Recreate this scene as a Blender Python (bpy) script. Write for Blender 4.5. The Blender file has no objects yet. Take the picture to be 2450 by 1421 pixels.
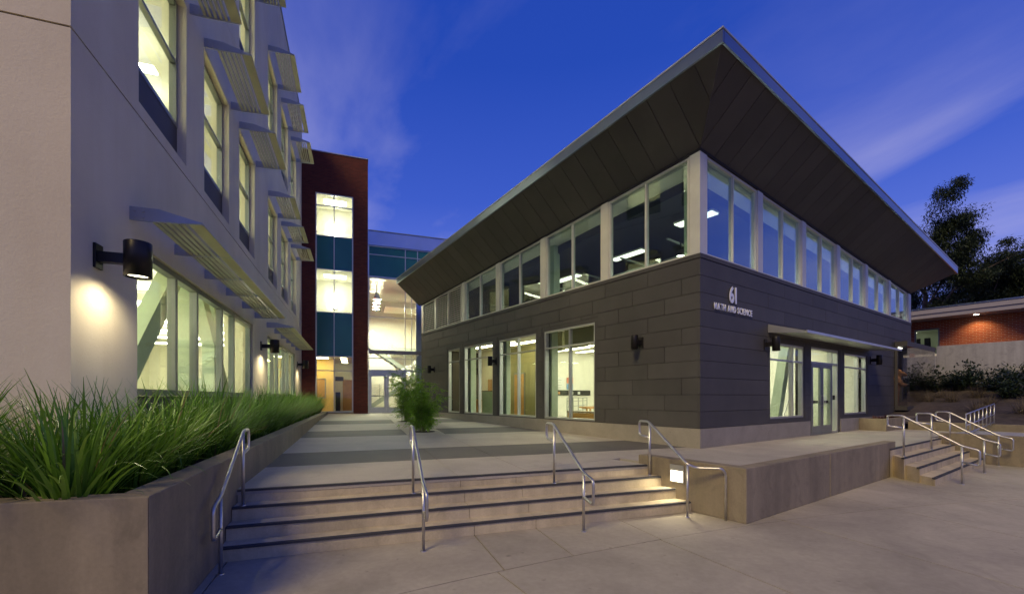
import bpy, bmesh, math, random
from mathutils import Vector, Matrix

R = math.radians
sc = bpy.context.scene
col = sc.collection

# ------------------------------------------------------------------ camera
CAM_H = 1.10                                   # eye above the upper terrace (z = 0); lower plaza z = -0.6
cam = bpy.data.cameras.new('camera'); cam_o = bpy.data.objects.new('camera', cam); col.objects.link(cam_o)
cam.sensor_fit = 'HORIZONTAL'; cam.sensor_width = 36.0
cam.lens = 36.0 * 1050 / 2450
cam.shift_y = (950 - 710.5) / 2450
cam.clip_start = 0.05; cam.clip_end = 3000
cam_o.location = (0, 0, CAM_H); cam_o.rotation_euler = (R(90), 0, 0)
sc.camera = cam_o

# ------------------------------------------------------------------ world: dusk sky
SUN_AZ = (-0.47, -0.883)                       # horizontal direction towards the low warm light, behind and left of the viewer
SUN_EL = 42.0
CLOUD = (-117, (0.6, 1.2), (11.4, 3.2), -107, (6.3, 8.5))
world = bpy.data.worlds.new('World'); sc.world = world; world.use_nodes = True
nt = world.node_tree; nt.nodes.clear()
def wn(t, **k):
    n = nt.nodes.new(t)
    for a, b in k.items(): setattr(n, a, b)
    return n
def wl(a, b): nt.links.new(a, b)
def wmath(op, a, b=None, clamp=False):
    n = wn('ShaderNodeMath', operation=op); n.use_clamp = clamp
    for i, v in enumerate((a, b)):
        if v is None: continue
        if isinstance(v, (int, float)): n.inputs[i].default_value = v
        else: wl(v, n.inputs[i])
    return n.outputs[0]
sky = wn('ShaderNodeTexSky', sky_type='NISHITA'); sky.sun_disc = False
sky.sun_elevation = R(1.0); sky.sun_rotation = math.atan2(SUN_AZ[0], SUN_AZ[1]); sky.air_density = 1.0; sky.dust_density = 0.4; sky.ozone_density = 5.0
tc = wn('ShaderNodeTexCoord'); sep = wn('ShaderNodeSeparateXYZ'); wl(tc.outputs['Generated'], sep.inputs[0])
zc = wmath('MAXIMUM', sep.outputs[2], 0.0)
ramp = wn('ShaderNodeValToRGB'); wl(zc, ramp.inputs[0])
cr = ramp.color_ramp
cr.elements[0].position = 0.0; cr.elements[0].color = (0.22, 0.26, 0.68, 1)
cr.elements[1].position = 1.0; cr.elements[1].color = (0.010, 0.042, 0.34, 1)
for p_, c_ in ((0.20, (0.135, 0.19, 0.68)), (0.40, (0.045, 0.096, 0.53)), (0.60, (0.018, 0.060, 0.42))):
    e = cr.elements.new(p_); e.color = c_ + (1,)
nk = wn('ShaderNodeMix', data_type='RGBA', blend_type='ADD'); nk.inputs[0].default_value = 1.0
sks = wn('ShaderNodeMix', data_type='RGBA', blend_type='MULTIPLY'); sks.inputs[0].default_value = 1.0
wl(sky.outputs[0], sks.inputs[6]); sks.inputs[7].default_value = (0.05, 0.05, 0.05, 1)
wl(ramp.outputs[0], nk.inputs[6]); wl(sks.outputs[2], nk.inputs[7])
# thin streaked cloud: the direction is projected on a high flat layer, so streaks run with perspective
den = wmath('ADD', zc, 0.15)
px_ = wmath('DIVIDE', sep.outputs[0], den); py_ = wmath('DIVIDE', sep.outputs[1], den)
cmb = wn('ShaderNodeCombineXYZ'); wl(px_, cmb.inputs[0]); wl(py_, cmb.inputs[1])
def cloud(rot, scale, loc, ns, thr, gain, dist=0.5, det=9):
    m0 = wn('ShaderNodeMapping'); wl(cmb.outputs[0], m0.inputs[0]); m0.inputs['Rotation'].default_value = (0, 0, R(rot))
    mp = wn('ShaderNodeMapping'); wl(m0.outputs[0], mp.inputs[0]); mp.inputs['Scale'].default_value = scale + (1,); mp.inputs['Location'].default_value = loc + (0,)
    nz = wn('ShaderNodeTexNoise'); wl(mp.outputs[0], nz.inputs[0]); nz.inputs['Scale'].default_value = ns; nz.inputs['Detail'].default_value = det; nz.inputs['Roughness'].default_value = 0.55; nz.inputs['Distortion'].default_value = dist
    return wmath('MULTIPLY', wmath('SUBTRACT', nz.outputs[0], thr), gain, True)
c1 = cloud(CLOUD[0], CLOUD[1], CLOUD[2], 1.0, 0.44, 3.2)
c2 = cloud(CLOUD[3], (0.45, 0.8), CLOUD[4], 0.8, 0.31, 3.0, 0.2, 3)
cl = wmath('MULTIPLY', c1, c2, True)
low = wmath('SUBTRACT', 1.0, wmath('MULTIPLY', zc, 0.80), True)
clf = wmath('MULTIPLY', wmath('MULTIPLY', cl, low), 0.88)
cmix = wn('ShaderNodeMix', data_type='RGBA'); wl(clf, cmix.inputs[0]); wl(nk.outputs[2], cmix.inputs[6]); cmix.inputs[7].default_value = (0.50, 0.48, 0.76, 1)
bg = wn('ShaderNodeBackground'); wl(cmix.outputs[2], bg.inputs[0]); bg.inputs[1].default_value = 1.02
wo = wn('ShaderNodeOutputWorld'); wl(bg.outputs[0], wo.inputs[0])

sun = bpy.data.lights.new('sun', 'SUN'); sun_o = bpy.data.objects.new('sun', sun); col.objects.link(sun_o)
sun.energy = 2.0; sun.angle = R(18); sun.color = (1.0, 0.78, 0.34)
ce = math.cos(R(SUN_EL))
sun_o.rotation_euler = Vector((SUN_AZ[0] * ce, SUN_AZ[1] * ce, math.sin(R(SUN_EL)))).to_track_quat('Z', 'Y').to_euler()
sc.view_settings.view_transform = 'Standard'; sc.view_settings.look = 'None'
sc.view_settings.exposure = 0.0; sc.view_settings.gamma = 1.0
sc.cycles.use_denoising = True
sc.cycles.max_bounces = 8; sc.cycles.diffuse_bounces = 4; sc.cycles.glossy_bounces = 4; sc.cycles.transparent_max_bounces = 16
sc.cycles.sample_clamp_indirect = 6.0

# ------------------------------------------------------------------ materials
MATS = {}
class NB:
    def __init__(s, name):
        s.m = bpy.data.materials.new(name); s.m.use_nodes = True; s.t = s.m.node_tree; s.t.nodes.clear()
        s.out = s.n('ShaderNodeOutputMaterial'); s.tc = s.n('ShaderNodeTexCoord'); MATS[name] = s.m
    def n(s, t, **k):
        x = s.t.nodes.new(t)
        for a, b in k.items(): setattr(x, a, b)
        return x
    def l(s, a, b): s.t.links.new(a, b)
    def setin(s, node, i, v):
        if v is None: return
        if hasattr(v, 'is_output') or isinstance(v, bpy.types.NodeSocket): s.l(v, node.inputs[i])
        else: node.inputs[i].default_value = v
    def math(s, op, a, b=None, clamp=False):
        n = s.n('ShaderNodeMath', operation=op); n.use_clamp = clamp
        s.setin(n, 0, a); s.setin(n, 1, b); return n.outputs[0]
    def noise(s, scale, detail=6, rough=0.6, vec=None, dist=0.0, stretch=None):
        v = vec or s.tc.outputs['Object']
        if stretch:
            mp = s.n('ShaderNodeMapping'); s.l(v, mp.inputs[0]); mp.inputs['Scale'].default_value = stretch; v = mp.outputs[0]
        n = s.n('ShaderNodeTexNoise'); s.l(v, n.inputs[0]); n.inputs['Scale'].default_value = scale
        n.inputs['Detail'].default_value = detail; n.inputs['Roughness'].default_value = rough; n.inputs['Distortion'].default_value = dist
        return n.outputs[0]
    def ramp(s, f, stops):
        r = s.n('ShaderNodeValToRGB'); s.l(f, r.inputs[0]); e = r.color_ramp.elements
        e[0].position, e[0].color = stops[0][0], tuple(stops[0][1]) + (1,)
        e[1].position, e[1].color = stops[-1][0], tuple(stops[-1][1]) + (1,)
        for p, c in stops[1:-1]:
            x = e.new(p); x.color = tuple(c) + (1,)
        return r.outputs[0]
    def mix(s, f, a, b, mode='MIX'):
        n = s.n('ShaderNodeMix', data_type='RGBA', blend_type=mode)
        for i, v in ((0, f), (6, a), (7, b)):
            if isinstance(v, tuple): n.inputs[i].default_value = v + (1,) if len(v) == 3 else v
            elif isinstance(v, (int, float)): n.inputs[i].default_value = v
            else: s.l(v, n.inputs[i])
        return n.outputs[2]
    def bump(s, h, strength=0.3, dist=0.01, normal=None):
        b = s.n('ShaderNodeBump'); s.l(h, b.inputs['Height']); b.inputs['Strength'].default_value = strength; b.inputs['Distance'].default_value = dist
        if normal: s.l(normal, b.inputs['Normal'])
        return b.outputs[0]
    def bsdf(s, color, rough=0.6, metal=0.0, normal=None, spec=0.5, **k):
        b = s.n('ShaderNodeBsdfPrincipled')
        if isinstance(color, tuple): b.inputs['Base Color'].default_value = color + (1,)
        else: s.l(color, b.inputs['Base Color'])
        s.setin(b, 'Roughness', rough); b.inputs['Metallic'].default_value = metal; b.inputs['Specular IOR Level'].default_value = spec
        if normal: s.l(normal, b.inputs['Normal'])
        for a, v in k.items():
            b.inputs[a.replace('_', ' ')].default_value = v
        s.l(b.outputs[0], s.out.inputs[0]); return b
    def rand(s): return s.n('ShaderNodeObjectInfo').outputs['Random']

def m_plain(name, c, rough=0.6, metal=0.0, var=0.12, scale=6, bump=0.0, spec=0.5):
    b = NB(name); n = b.noise(scale)
    c0 = tuple(max(0, x * (1 - var)) for x in c); c1 = tuple(min(1, x * (1 + var)) for x in c)
    b.bsdf(b.ramp(n, [(0.3, c0), (0.7, c1)]), rough, metal, b.bump(b.noise(scale * 20, 4), bump, 0.004) if bump else None, spec)
def m_concrete(name, c, var=0.25, sc_=1.3, bump=0.12, rnd=0.10, streak=False, rough=0.85):
    b = NB(name)
    big = b.noise(sc_, 8, 0.65, dist=0.4); fine = b.noise(sc_ * 28, 5, 0.7)
    c0 = tuple(x * (1 - var) for x in c); c1 = tuple(min(1, x * (1 + var)) for x in c)
    a = b.ramp(big, [(0.28, c0), (0.5, c), (0.72, c1)])
    a = b.mix(0.5, a, b.ramp(fine, [(0.3, (0.42,) * 3), (0.7, (0.58,) * 3)]), 'OVERLAY')
    if streak:
        st = b.noise(1.0, 6, 0.6, stretch=(5, 5, 0.35)); a = b.mix(0.45, a, b.ramp(st, [(0.35, (0.36,) * 3), (0.65, (0.60,) * 3)]), 'OVERLAY')
        bl = b.noise(2.6, 7, 0.7, dist=1.0); a = b.mix(b.math('MULTIPLY', b.math('SUBTRACT', bl, 0.52, True), 3.0, True), a, tuple(x * 0.62 for x in c))
    if not streak:
        sp_ = b.noise(0.9, 10, 0.75, dist=1.5); a = b.mix(b.math('MULTIPLY', b.math('SUBTRACT', sp_, 0.56, True), 4.0, True), a, tuple(x * 0.70 for x in c))
        dt = b.noise(9.0, 3, 0.5); a = b.mix(b.math('MULTIPLY', b.math('SUBTRACT', dt, 0.70, True), 8.0, True), a, tuple(x * 0.55 for x in c))
    r = b.rand(); hv = b.n('ShaderNodeHueSaturation'); b.l(a, hv.inputs['Color'])
    b.l(b.math('ADD', b.math('MULTIPLY', r, 2 * rnd), 1 - rnd), hv.inputs['Value'])
    b.bsdf(hv.outputs[0], b.math('ADD', b.math('MULTIPLY', big, 0.3), rough - 0.2), 0, b.bump(fine, bump, 0.006), 0.4)

m_concrete('conc_light', (0.40, 0.36, 0.305), 0.16, 1.1, 0.1, 0.07)
m_concrete('conc_dark', (0.115, 0.107, 0.10), 0.18, 1.4, 0.1, 0.07)
m_concrete('conc_plaza', (0.37, 0.325, 0.25), 0.30, 0.55, 0.12, 0.07)
m_concrete('conc_wall', (0.235, 0.193, 0.132), 0.22, 1.0, 0.15, 0.05, True)
m_concrete('conc_step', (0.50, 0.425, 0.29), 0.2, 1.6, 0.12, 0.05, True)
m_concrete('conc_blue', (0.36, 0.35, 0.37), 0.12, 0.5, 0.08, 0.03, True)
m_concrete('plinth', (0.29, 0.26, 0.215), 0.15, 1.5, 0.12, 0.03)
m_plain('nosing', (0.045, 0.045, 0.05), 0.8, bump=0.3)
m_plain('joint', (0.05, 0.046, 0.042), 0.95)
m_plain('soil', (0.018, 0.013, 0.009), 0.95, var=0.5, scale=12, bump=0.8)
# stucco
b = NB('stucco'); n1 = b.noise(0.6, 6, 0.6); st_ = b.noise(1.0, 5, 0.6, stretch=(2.2, 2.2, 0.18)); n2 = b.noise(70, 4, 0.65); n3 = b.noise(24, 4, 0.6)
b.bsdf(b.mix(0.22, b.mix(0.25, b.ramp(n1, [(0.3, (0.66, 0.575, 0.42)), (0.7, (0.76, 0.665, 0.49))]), b.ramp(n2, [(0.35, (0.42,) * 3), (0.65, (0.58,) * 3)]), 'OVERLAY'), b.ramp(st_, [(0.35, (0.36,) * 3), (0.65, (0.58,) * 3)]), 'OVERLAY'), 0.9, 0,
       b.bump(b.mix(0.5, n2, n3), 0.55, 0.010), 0.3)
# fibre-cement rain screen
b = NB('panel'); n1 = b.noise(1.2, 6, 0.6); n2 = b.noise(60, 3, 0.6); r = b.rand()
hv = b.n('ShaderNodeHueSaturation'); b.l(b.ramp(n1, [(0.3, (0.056, 0.052, 0.050)), (0.7, (0.074, 0.069, 0.066))]), hv.inputs['Color'])
b.l(b.math('ADD', b.math('MULTIPLY', r, 0.22), 0.89), hv.inputs['Value'])
b.bsdf(hv.outputs[0], 0.62, 0, b.bump(n2, 0.12, 0.004), 0.4)
b = NB('soffit'); n1 = b.noise(1.0, 6, 0.6); r = b.rand()
hv = b.n('ShaderNodeHueSaturation'); b.l(b.ramp(n1, [(0.3, (0.062, 0.055, 0.046)), (0.7, (0.080, 0.071, 0.059))]), hv.inputs['Color'])
b.l(b.math('ADD', b.math('MULTIPLY', r, 0.24), 0.88), hv.inputs['Value']); b.bsdf(hv.outputs[0], 0.55, 0.0, None, 0.4)
m_plain('backing', (0.02, 0.019, 0.019), 0.9)
m_plain('fascia', (0.24, 0.27, 0.33), 0.28, 0.9, 0.06, 1.5)
m_plain('alu', (0.52, 0.52, 0.50), 0.38, 0.7, 0.07, 3)
m_plain('alu_pale', (0.60, 0.58, 0.52), 0.45, 0.25, 0.06, 3)
m_plain('alu_dark', (0.26, 0.27, 0.26), 0.4, 0.6, 0.06, 3)
m_plain('steel_rail', (0.55, 0.53, 0.51), 0.34, 0.9, 0.12, 9)
m_plain('bronze', (0.022, 0.019, 0.018), 0.38, 0.5, 0.15, 5)
m_plain('letter', (0.80, 0.80, 0.82), 0.4, 0.2, 0.04, 4)
m_plain('shade_metal', (0.46, 0.42, 0.28), 0.5, 0.2, 0.07, 2.5)
m_plain('bracket', (0.42, 0.42, 0.42), 0.45, 0.5, 0.06, 3)
m_plain('spandrel_dark', (0.080, 0.070, 0.056), 0.6, 0.0, 0.12, 2)
m_plain('roofing', (0.10, 0.10, 0.105), 0.8)
m_plain('mauve_paint', (0.32, 0.29, 0.31), 0.6, 0, 0.05)
m_plain('para', (0.40, 0.46, 0.62), 0.28, 0.8, 0.05, 1)
m_plain('int_white', (0.78, 0.76, 0.66), 0.8, 0, 0.04)
m_plain('int_cream', (0.72, 0.69, 0.56), 0.8, 0, 0.04)
m_plain('int_yellow', (0.75, 0.52, 0.20), 0.8, 0, 0.05)
m_plain('int_olive', (0.24, 0.22, 0.10), 0.8, 0, 0.05)
m_plain('int_dark', (0.035, 0.037, 0.045), 0.8, 0, 0.1)
m_plain('int_floor', (0.34, 0.31, 0.24), 0.45, 0, 0.1)
m_plain('int_green', (0.42, 0.50, 0.36), 0.5, 0, 0.06)
m_plain('int_steel', (0.33, 0.36, 0.30), 0.55, 0.1, 0.08, 2)
m_plain('wood', (0.50, 0.27, 0.09), 0.5, 0, 0.15, 3)
m_plain('cork', (0.47, 0.27, 0.12), 0.9, 0, 0.12, 20)
m_plain('black', (0.012, 0.012, 0.013), 0.5)
m_plain('desk_top', (0.20, 0.14, 0.08), 0.5)
m_plain('paper', (0.75, 0.75, 0.72), 0.7, 0, 0.03)
m_plain('poster_blue', (0.20, 0.36, 0.62), 0.6, 0, 0.3, 14)
m_plain('poster_red', (0.62, 0.22, 0.14), 0.6, 0, 0.3, 14)
m_plain('whiteboard', (0.7, 0.74, 0.72), 0.3)
m_plain('bark', (0.16, 0.115, 0.09), 0.9, 0, 0.35, 5, 0.5)
m_plain('cane', (0.16, 0.20, 0.05), 0.5, 0, 0.3, 8)
m_plain('mulch', (0.055, 0.042, 0.038), 0.95, 0, 0.45, 5, 0.9)
m_plain('fur', (0.12, 0.06, 0.026), 0.9, 0, 0.5, 14, 0.9)
m_plain('fur_pale', (0.30, 0.19, 0.10), 0.9, 0, 0.3, 14, 0.6)
def m_emit(name, c, s):
    b = NB(name); e = b.n('ShaderNodeEmission'); e.inputs[0].default_value = c + (1,); e.inputs[1].default_value = s; b.l(e.outputs[0], b.out.inputs[0])
m_emit('lamp_room', (1.0, 0.98, 0.76), 21.0)
m_emit('lamp_room_soft', (1.0, 0.98, 0.74), 12.0)
m_emit('lamp_hall', (1.0, 0.96, 0.74), 60.0)
m_emit('lamp_pendant', (1.0, 0.96, 0.74), 800.0)
m_emit('lamp_yellow', (1.0, 0.88, 0.50), 30.0)
m_emit('lamp_dim', (1.0, 0.98, 0.80), 3.5)
m_emit('lamp_lens', (1.0, 0.92, 0.66), 6.0)
m_emit('lamp_step', (1.0, 0.90, 0.66), 7.0)
m_emit('exit_sign', (0.7, 1.0, 0.6), 4.0)
def m_glass(name, base=0.05, gain=0.95, tint=(0.93, 0.97, 0.93), rtint=(1, 1, 1), rough=0.0):
    b = NB(name); lw = b.n('ShaderNodeLayerWeight'); lw.inputs[0].default_value = 0.5
    f = b.math('ADD', b.math('MULTIPLY', b.math('POWER', lw.outputs['Facing'], 4.0), gain), base, True)
    t = b.n('ShaderNodeBsdfTransparent'); t.inputs[0].default_value = tint + (1,)
    g = b.n('ShaderNodeBsdfGlossy'); g.inputs['Roughness'].default_value = rough; g.inputs[0].default_value = rtint + (1,)
    wv = b.bump(b.noise(0.9, 2, 0.4), 0.05, 0.02); b.l(wv, g.inputs['Normal'])
    mx = b.n('ShaderNodeMixShader'); b.l(f, mx.inputs[0]); b.l(t.outputs[0], mx.inputs[1]); b.l(g.outputs[0], mx.inputs[2]); b.l(mx.outputs[0], b.out.inputs[0])
m_glass('glass', 0.025, 0.45)
m_glass('glass_coated', 0.07, 0.60, (0.74, 0.82, 0.80))
m_glass('glass_mirror', 0.22, 0.60, (0.70, 0.80, 0.82), (0.85, 0.93, 1.0))
m_glass('glass_case', 0.07, 0.7, (0.9, 0.9, 0.9))
b = NB('spandrel_teal'); n = b.noise(0.5, 3); b.bsdf(b.ramp(n, [(0.3, (0.014, 0.120, 0.120)), (0.7, (0.022, 0.155, 0.155))]), 0.12, 0.0, None, 0.5)
def m_brick(name, c1, c2, mort, bw=0.21, rh=0.072, seed=0.0):
    b = NB(name); sx = b.n('ShaderNodeSeparateXYZ'); b.l(b.tc.outputs['Object'], sx.inputs[0])
    cb = b.n('ShaderNodeCombineXYZ'); b.l(b.math('ADD', sx.outputs[0], sx.outputs[1]), cb.inputs[0]); b.l(sx.outputs[2], cb.inputs[1])
    br = b.n('ShaderNodeTexBrick'); b.l(cb.outputs[0], br.inputs[0]); br.inputs['Scale'].default_value = 1.0
    br.inputs['Brick Width'].default_value = bw; br.inputs['Row Height'].default_value = rh; br.inputs['Mortar Size'].default_value = 0.006; br.inputs['Bias'].default_value = 0.0
    br.inputs['Color1'].default_value = c1 + (1,); br.inputs['Color2'].default_value = c2 + (1,); br.inputs['Mortar'].default_value = mort + (1,)
    nn = b.noise(3, 5); colr = b.mix(0.35, br.outputs[0], b.ramp(nn, [(0.3, (0.38,) * 3), (0.7, (0.62,) * 3)]), 'OVERLAY')
    inv = b.math('SUBTRACT', 1.0, br.outputs['Fac']); b.bsdf(colr, 0.85, 0, b.bump(inv, 0.6, 0.006), 0.3)
m_brick('brick_dark', (0.150, 0.032, 0.019), (0.105, 0.022, 0.014), (0.085, 0.05, 0.04))
m_brick('brick_orange', (0.34, 0.085, 0.030), (0.26, 0.055, 0.022), (0.40, 0.30, 0.22), 0.24, 0.085)
def m_leaf(name, c0, c1, trans=0.25, rough=0.5, spec=0.35, dead=None):
    b = NB(name); r = b.rand(); n = b.noise(7, 3); g = b.n('ShaderNodeNewGeometry')
    f = g.outputs['Random Per Island']
    c = b.ramp(f, [(0.0, c0), (0.9, c1), (0.955, c1), (0.97, dead)]) if dead else b.ramp(f, [(0.0, c0), (1.0, c1)])
    p = b.bsdf(c, rough, 0, None, spec)
    tr = b.n('ShaderNodeBsdfTranslucent'); b.l(c, tr.inputs[0]); mx = b.n('ShaderNodeMixShader'); mx.inputs[0].default_value = trans
    b.l(p.outputs[0], mx.inputs[1]); b.l(tr.outputs[0], mx.inputs[2]); b.l(mx.outputs[0], b.out.inputs[0])
m_leaf('grass', (0.045, 0.13, 0.008), (0.19, 0.36, 0.035), 0.3, 0.36, 0.5, (0.30, 0.22, 0.10))
m_leaf('grass_dry', (0.10, 0.075, 0.05), (0.20, 0.16, 0.10), 0.2)
m_leaf('bamboo', (0.12, 0.25, 0.018), (0.26, 0.44, 0.05), 0.5, 0.4)
m_leaf('euca', (0.020, 0.034, 0.016), (0.055, 0.075, 0.035), 0.2)
m_leaf('shrub', (0.018, 0.034, 0.016), (0.04, 0.06, 0.028), 0.2)
m_leaf('red_plant', (0.05, 0.02, 0.02), (0.16, 0.04, 0.03), 0.2)

# ------------------------------------------------------------------ mesh helpers
class MB:
    def __init__(s): s.v = []; s.f = []
    def hexa(s, p):
        i = len(s.v); s.v += [tuple(q) for q in p]
        s.f += [(i, i + 3, i + 2, i + 1), (i + 4, i + 5, i + 6, i + 7), (i, i + 1, i + 5, i + 4), (i + 1, i + 2, i + 6, i + 5), (i + 2, i + 3, i + 7, i + 6), (i + 3, i, i + 4, i + 7)]
        return s
    def box(s, x0, x1, y0, y1, z0, z1):
        if x0 > x1: x0, x1 = x1, x0
        if y0 > y1: y0, y1 = y1, y0
        a = (lambda x, y: z0) if not callable(z0) else z0
        b = (lambda x, y: z1) if not callable(z1) else z1
        c = ((x0, y0), (x1, y0), (x1, y1), (x0, y1))
        return s.hexa([(x, y, a(x, y)) for x, y in c] + [(x, y, b(x, y)) for x, y in c])
    def poly(s, pts, z0, z1):            # prism from a ccw outline; z0 / z1 may be functions of (x, y)
        a = z0 if callable(z0) else (lambda x, y: z0)
        b = z1 if callable(z1) else (lambda x, y: z1)
        i = len(s.v); n = len(pts)
        s.v += [(x, y, a(x, y)) for x, y in pts] + [(x, y, b(x, y)) for x, y in pts]
        s.f.append(tuple(i + k for k in reversed(range(n)))); s.f.append(tuple(i + n + k for k in range(n)))
        for k in range(n): s.f.append((i + k, i + (k + 1) % n, i + n + (k + 1) % n, i + n + k))
        return s
    def quad(s, *p):
        i = len(s.v); s.v += [tuple(q) for q in p]; s.f.append(tuple(range(i, i + len(p)))); return s
    def tube(s, pts, r, seg=8, cap=True):
        pts = [Vector(p) for p in pts]; n = len(pts); rr = r if isinstance(r, (list, tuple)) else [r] * n
        i0 = len(s.v); prev = None
        for k, p in enumerate(pts):
            d = (pts[min(k + 1, n - 1)] - pts[max(k - 1, 0)])
            if d.length < 1e-9: d = Vector((0, 0, 1))
            d.normalize()
            if prev is None:
                u = d.orthogonal().normalized()
            else:
                u = prev - d * prev.dot(d)
                u = d.orthogonal() if u.length < 1e-6 else u
                u.normalize()
            prev = u; w = d.cross(u)
            for j in range(seg):
                a = 2 * math.pi * j / seg; q = p + (u * math.cos(a) + w * math.sin(a)) * rr[k]; s.v.append(tuple(q))
        for k in range(n - 1):
            for j in range(seg):
                a = i0 + k * seg + j; b_ = i0 + k * seg + (j + 1) % seg
                s.f.append((a, b_, b_ + seg, a + seg))
        if cap:
            s.f.append(tuple(i0 + j for j in reversed(range(seg)))); s.f.append(tuple(i0 + (n - 1) * seg + j for j in range(seg)))
        return s
    def lathe(s, prof, c, seg=20, axis='z'):     # prof: (radius, height)
        i0 = len(s.v); n = len(prof)
        for r_, h in prof:
            for j in range(seg):
                a = 2 * math.pi * j / seg
                s.v.append((c[0] + r_ * math.cos(a), c[1] + r_ * math.sin(a), c[2] + h))
        for k in range(n - 1):
            for j in range(seg):
                a = i0 + k * seg + j; b_ = i0 + k * seg + (j + 1) % seg; s.f.append((a, b_, b_ + seg, a + seg))
        return s
    def mesh(s, name, mat, smooth=False):
        me = bpy.data.meshes.new(name); me.from_pydata(s.v, [], s.f); me.materials.append(MATS[mat])
        if smooth: me.polygons.foreach_set('use_smooth', [True] * len(me.polygons))
        me.update(); return me
    def build(s, name, mat, parent=None, smooth=False, bevel=0.0):
        me = s.mesh(name, mat, smooth)
        if bevel:
            bm = bmesh.new(); bm.from_mesh(me); bmesh.ops.remove_doubles(bm, verts=bm.verts, dist=1e-5)
            bmesh.ops.bevel(bm, geom=[e for e in bm.edges if e.is_manifold and e.calc_face_angle(0) > 0.5], offset=bevel, segments=2, affect='EDGES', profile=0.6); bm.to_mesh(me); bm.free()
        return link(me, name, parent)
def link(me, name, parent=None):
    o = bpy.data.objects.new(name, me); col.objects.link(o); o.parent = parent; return o
def tag(o, label, cat, group=None, kind=None):
    o['label'] = label
    if cat: o['category'] = cat
    if group: o['group'] = group
    if kind: o['kind'] = kind
    return o
def empty(name, loc=(0, 0, 0), rz=0.0, label=None, cat=None, group=None):
    o = bpy.data.objects.new(name, None); col.objects.link(o); o.location = loc; o.rotation_euler = (0, 0, rz); o.empty_display_size = 0.2
    if label: tag(o, label, cat, group)
    return o
def sub(name, parent):
    o = bpy.data.objects.new(name, None); col.objects.link(o); o.parent = parent; o.empty_display_size = 0.1; return o
def struct(o, label=None):
    o['kind'] = 'structure'
    if label: o['label'] = label
    return o
def copy_tree(o, parent=None):
    c = o.copy(); col.objects.link(c); c.parent = parent
    for ch in list(o.children): copy_tree(ch, c)
    return c
def rsub(rect, holes):                      # rectangle minus rectangles -> rectangles
    out = [rect]
    for h in holes:
        nx = []
        for (a0, a1, z0, z1) in out:
            if h[1] <= a0 or h[0] >= a1 or h[3] <= z0 or h[2] >= z1: nx.append((a0, a1, z0, z1)); continue
            if h[2] > z0: nx.append((a0, a1, z0, h[2]))
            if h[3] < z1: nx.append((a0, a1, h[3], z1))
            lo, hi = max(z0, h[2]), min(z1, h[3])
            if h[0] > a0: nx.append((a0, h[0], lo, hi))
            if h[1] < a1: nx.append((h[1], a1, lo, hi))
        out = nx
    return [r_ for r_ in out if r_[1] - r_[0] > 0.004 and r_[3] - r_[2] > 0.004]

# two site grids: A = long white building, court and brick tower; B = building 61
AA = math.atan2(375, 1050); AB = math.atan2(741, 1050)
CX, CY = 4.0244, 9.3902                     # ground corner of building 61
def A2W(v, w): return (v * math.cos(AA) - w * math.sin(AA), v * math.sin(AA) + w * math.cos(AA))
def B2W(s_, t_): return (CX + s_ * math.cos(AB) - t_ * math.sin(AB), CY + s_ * math.sin(AB) + t_ * math.cos(AB))
def W2A(x, y): return (x * math.cos(AA) + y * math.sin(AA), -x * math.sin(AA) + y * math.cos(AA))
def W2B(x, y): x -= CX; y -= CY; return (x * math.cos(AB) + y * math.sin(AB), -x * math.sin(AB) + y * math.cos(AB))
def B2A(s_, t_): return W2A(*B2W(s_, t_))
# facades: coordinate a along the wall, d outwards
FACE = {'R': lambda a, d: (a, -d), 'L': lambda a, d: (-d, a), 'A': lambda a, d: (-2.60 + d, a), 'T': lambda a, d: (a, 24.9 - d), 'E': lambda a, d: (a, 5.45 - d),
        'N': lambda a, d: (23.0 - d, a)}
def fbox(mb, face, a0, a1, d0, d1, z0, z1):
    (x0, y0), (x1, y1) = FACE[face](a0, d0), FACE[face](a1, d1)
    def wrap(z):
        if not callable(z): return z
        return (lambda x, y: z(x)) if face in ('R', 'T', 'E') else (lambda x, y: z(y))
    return mb.box(x0, x1, y0, y1, wrap(z0), wrap(z1))

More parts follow.
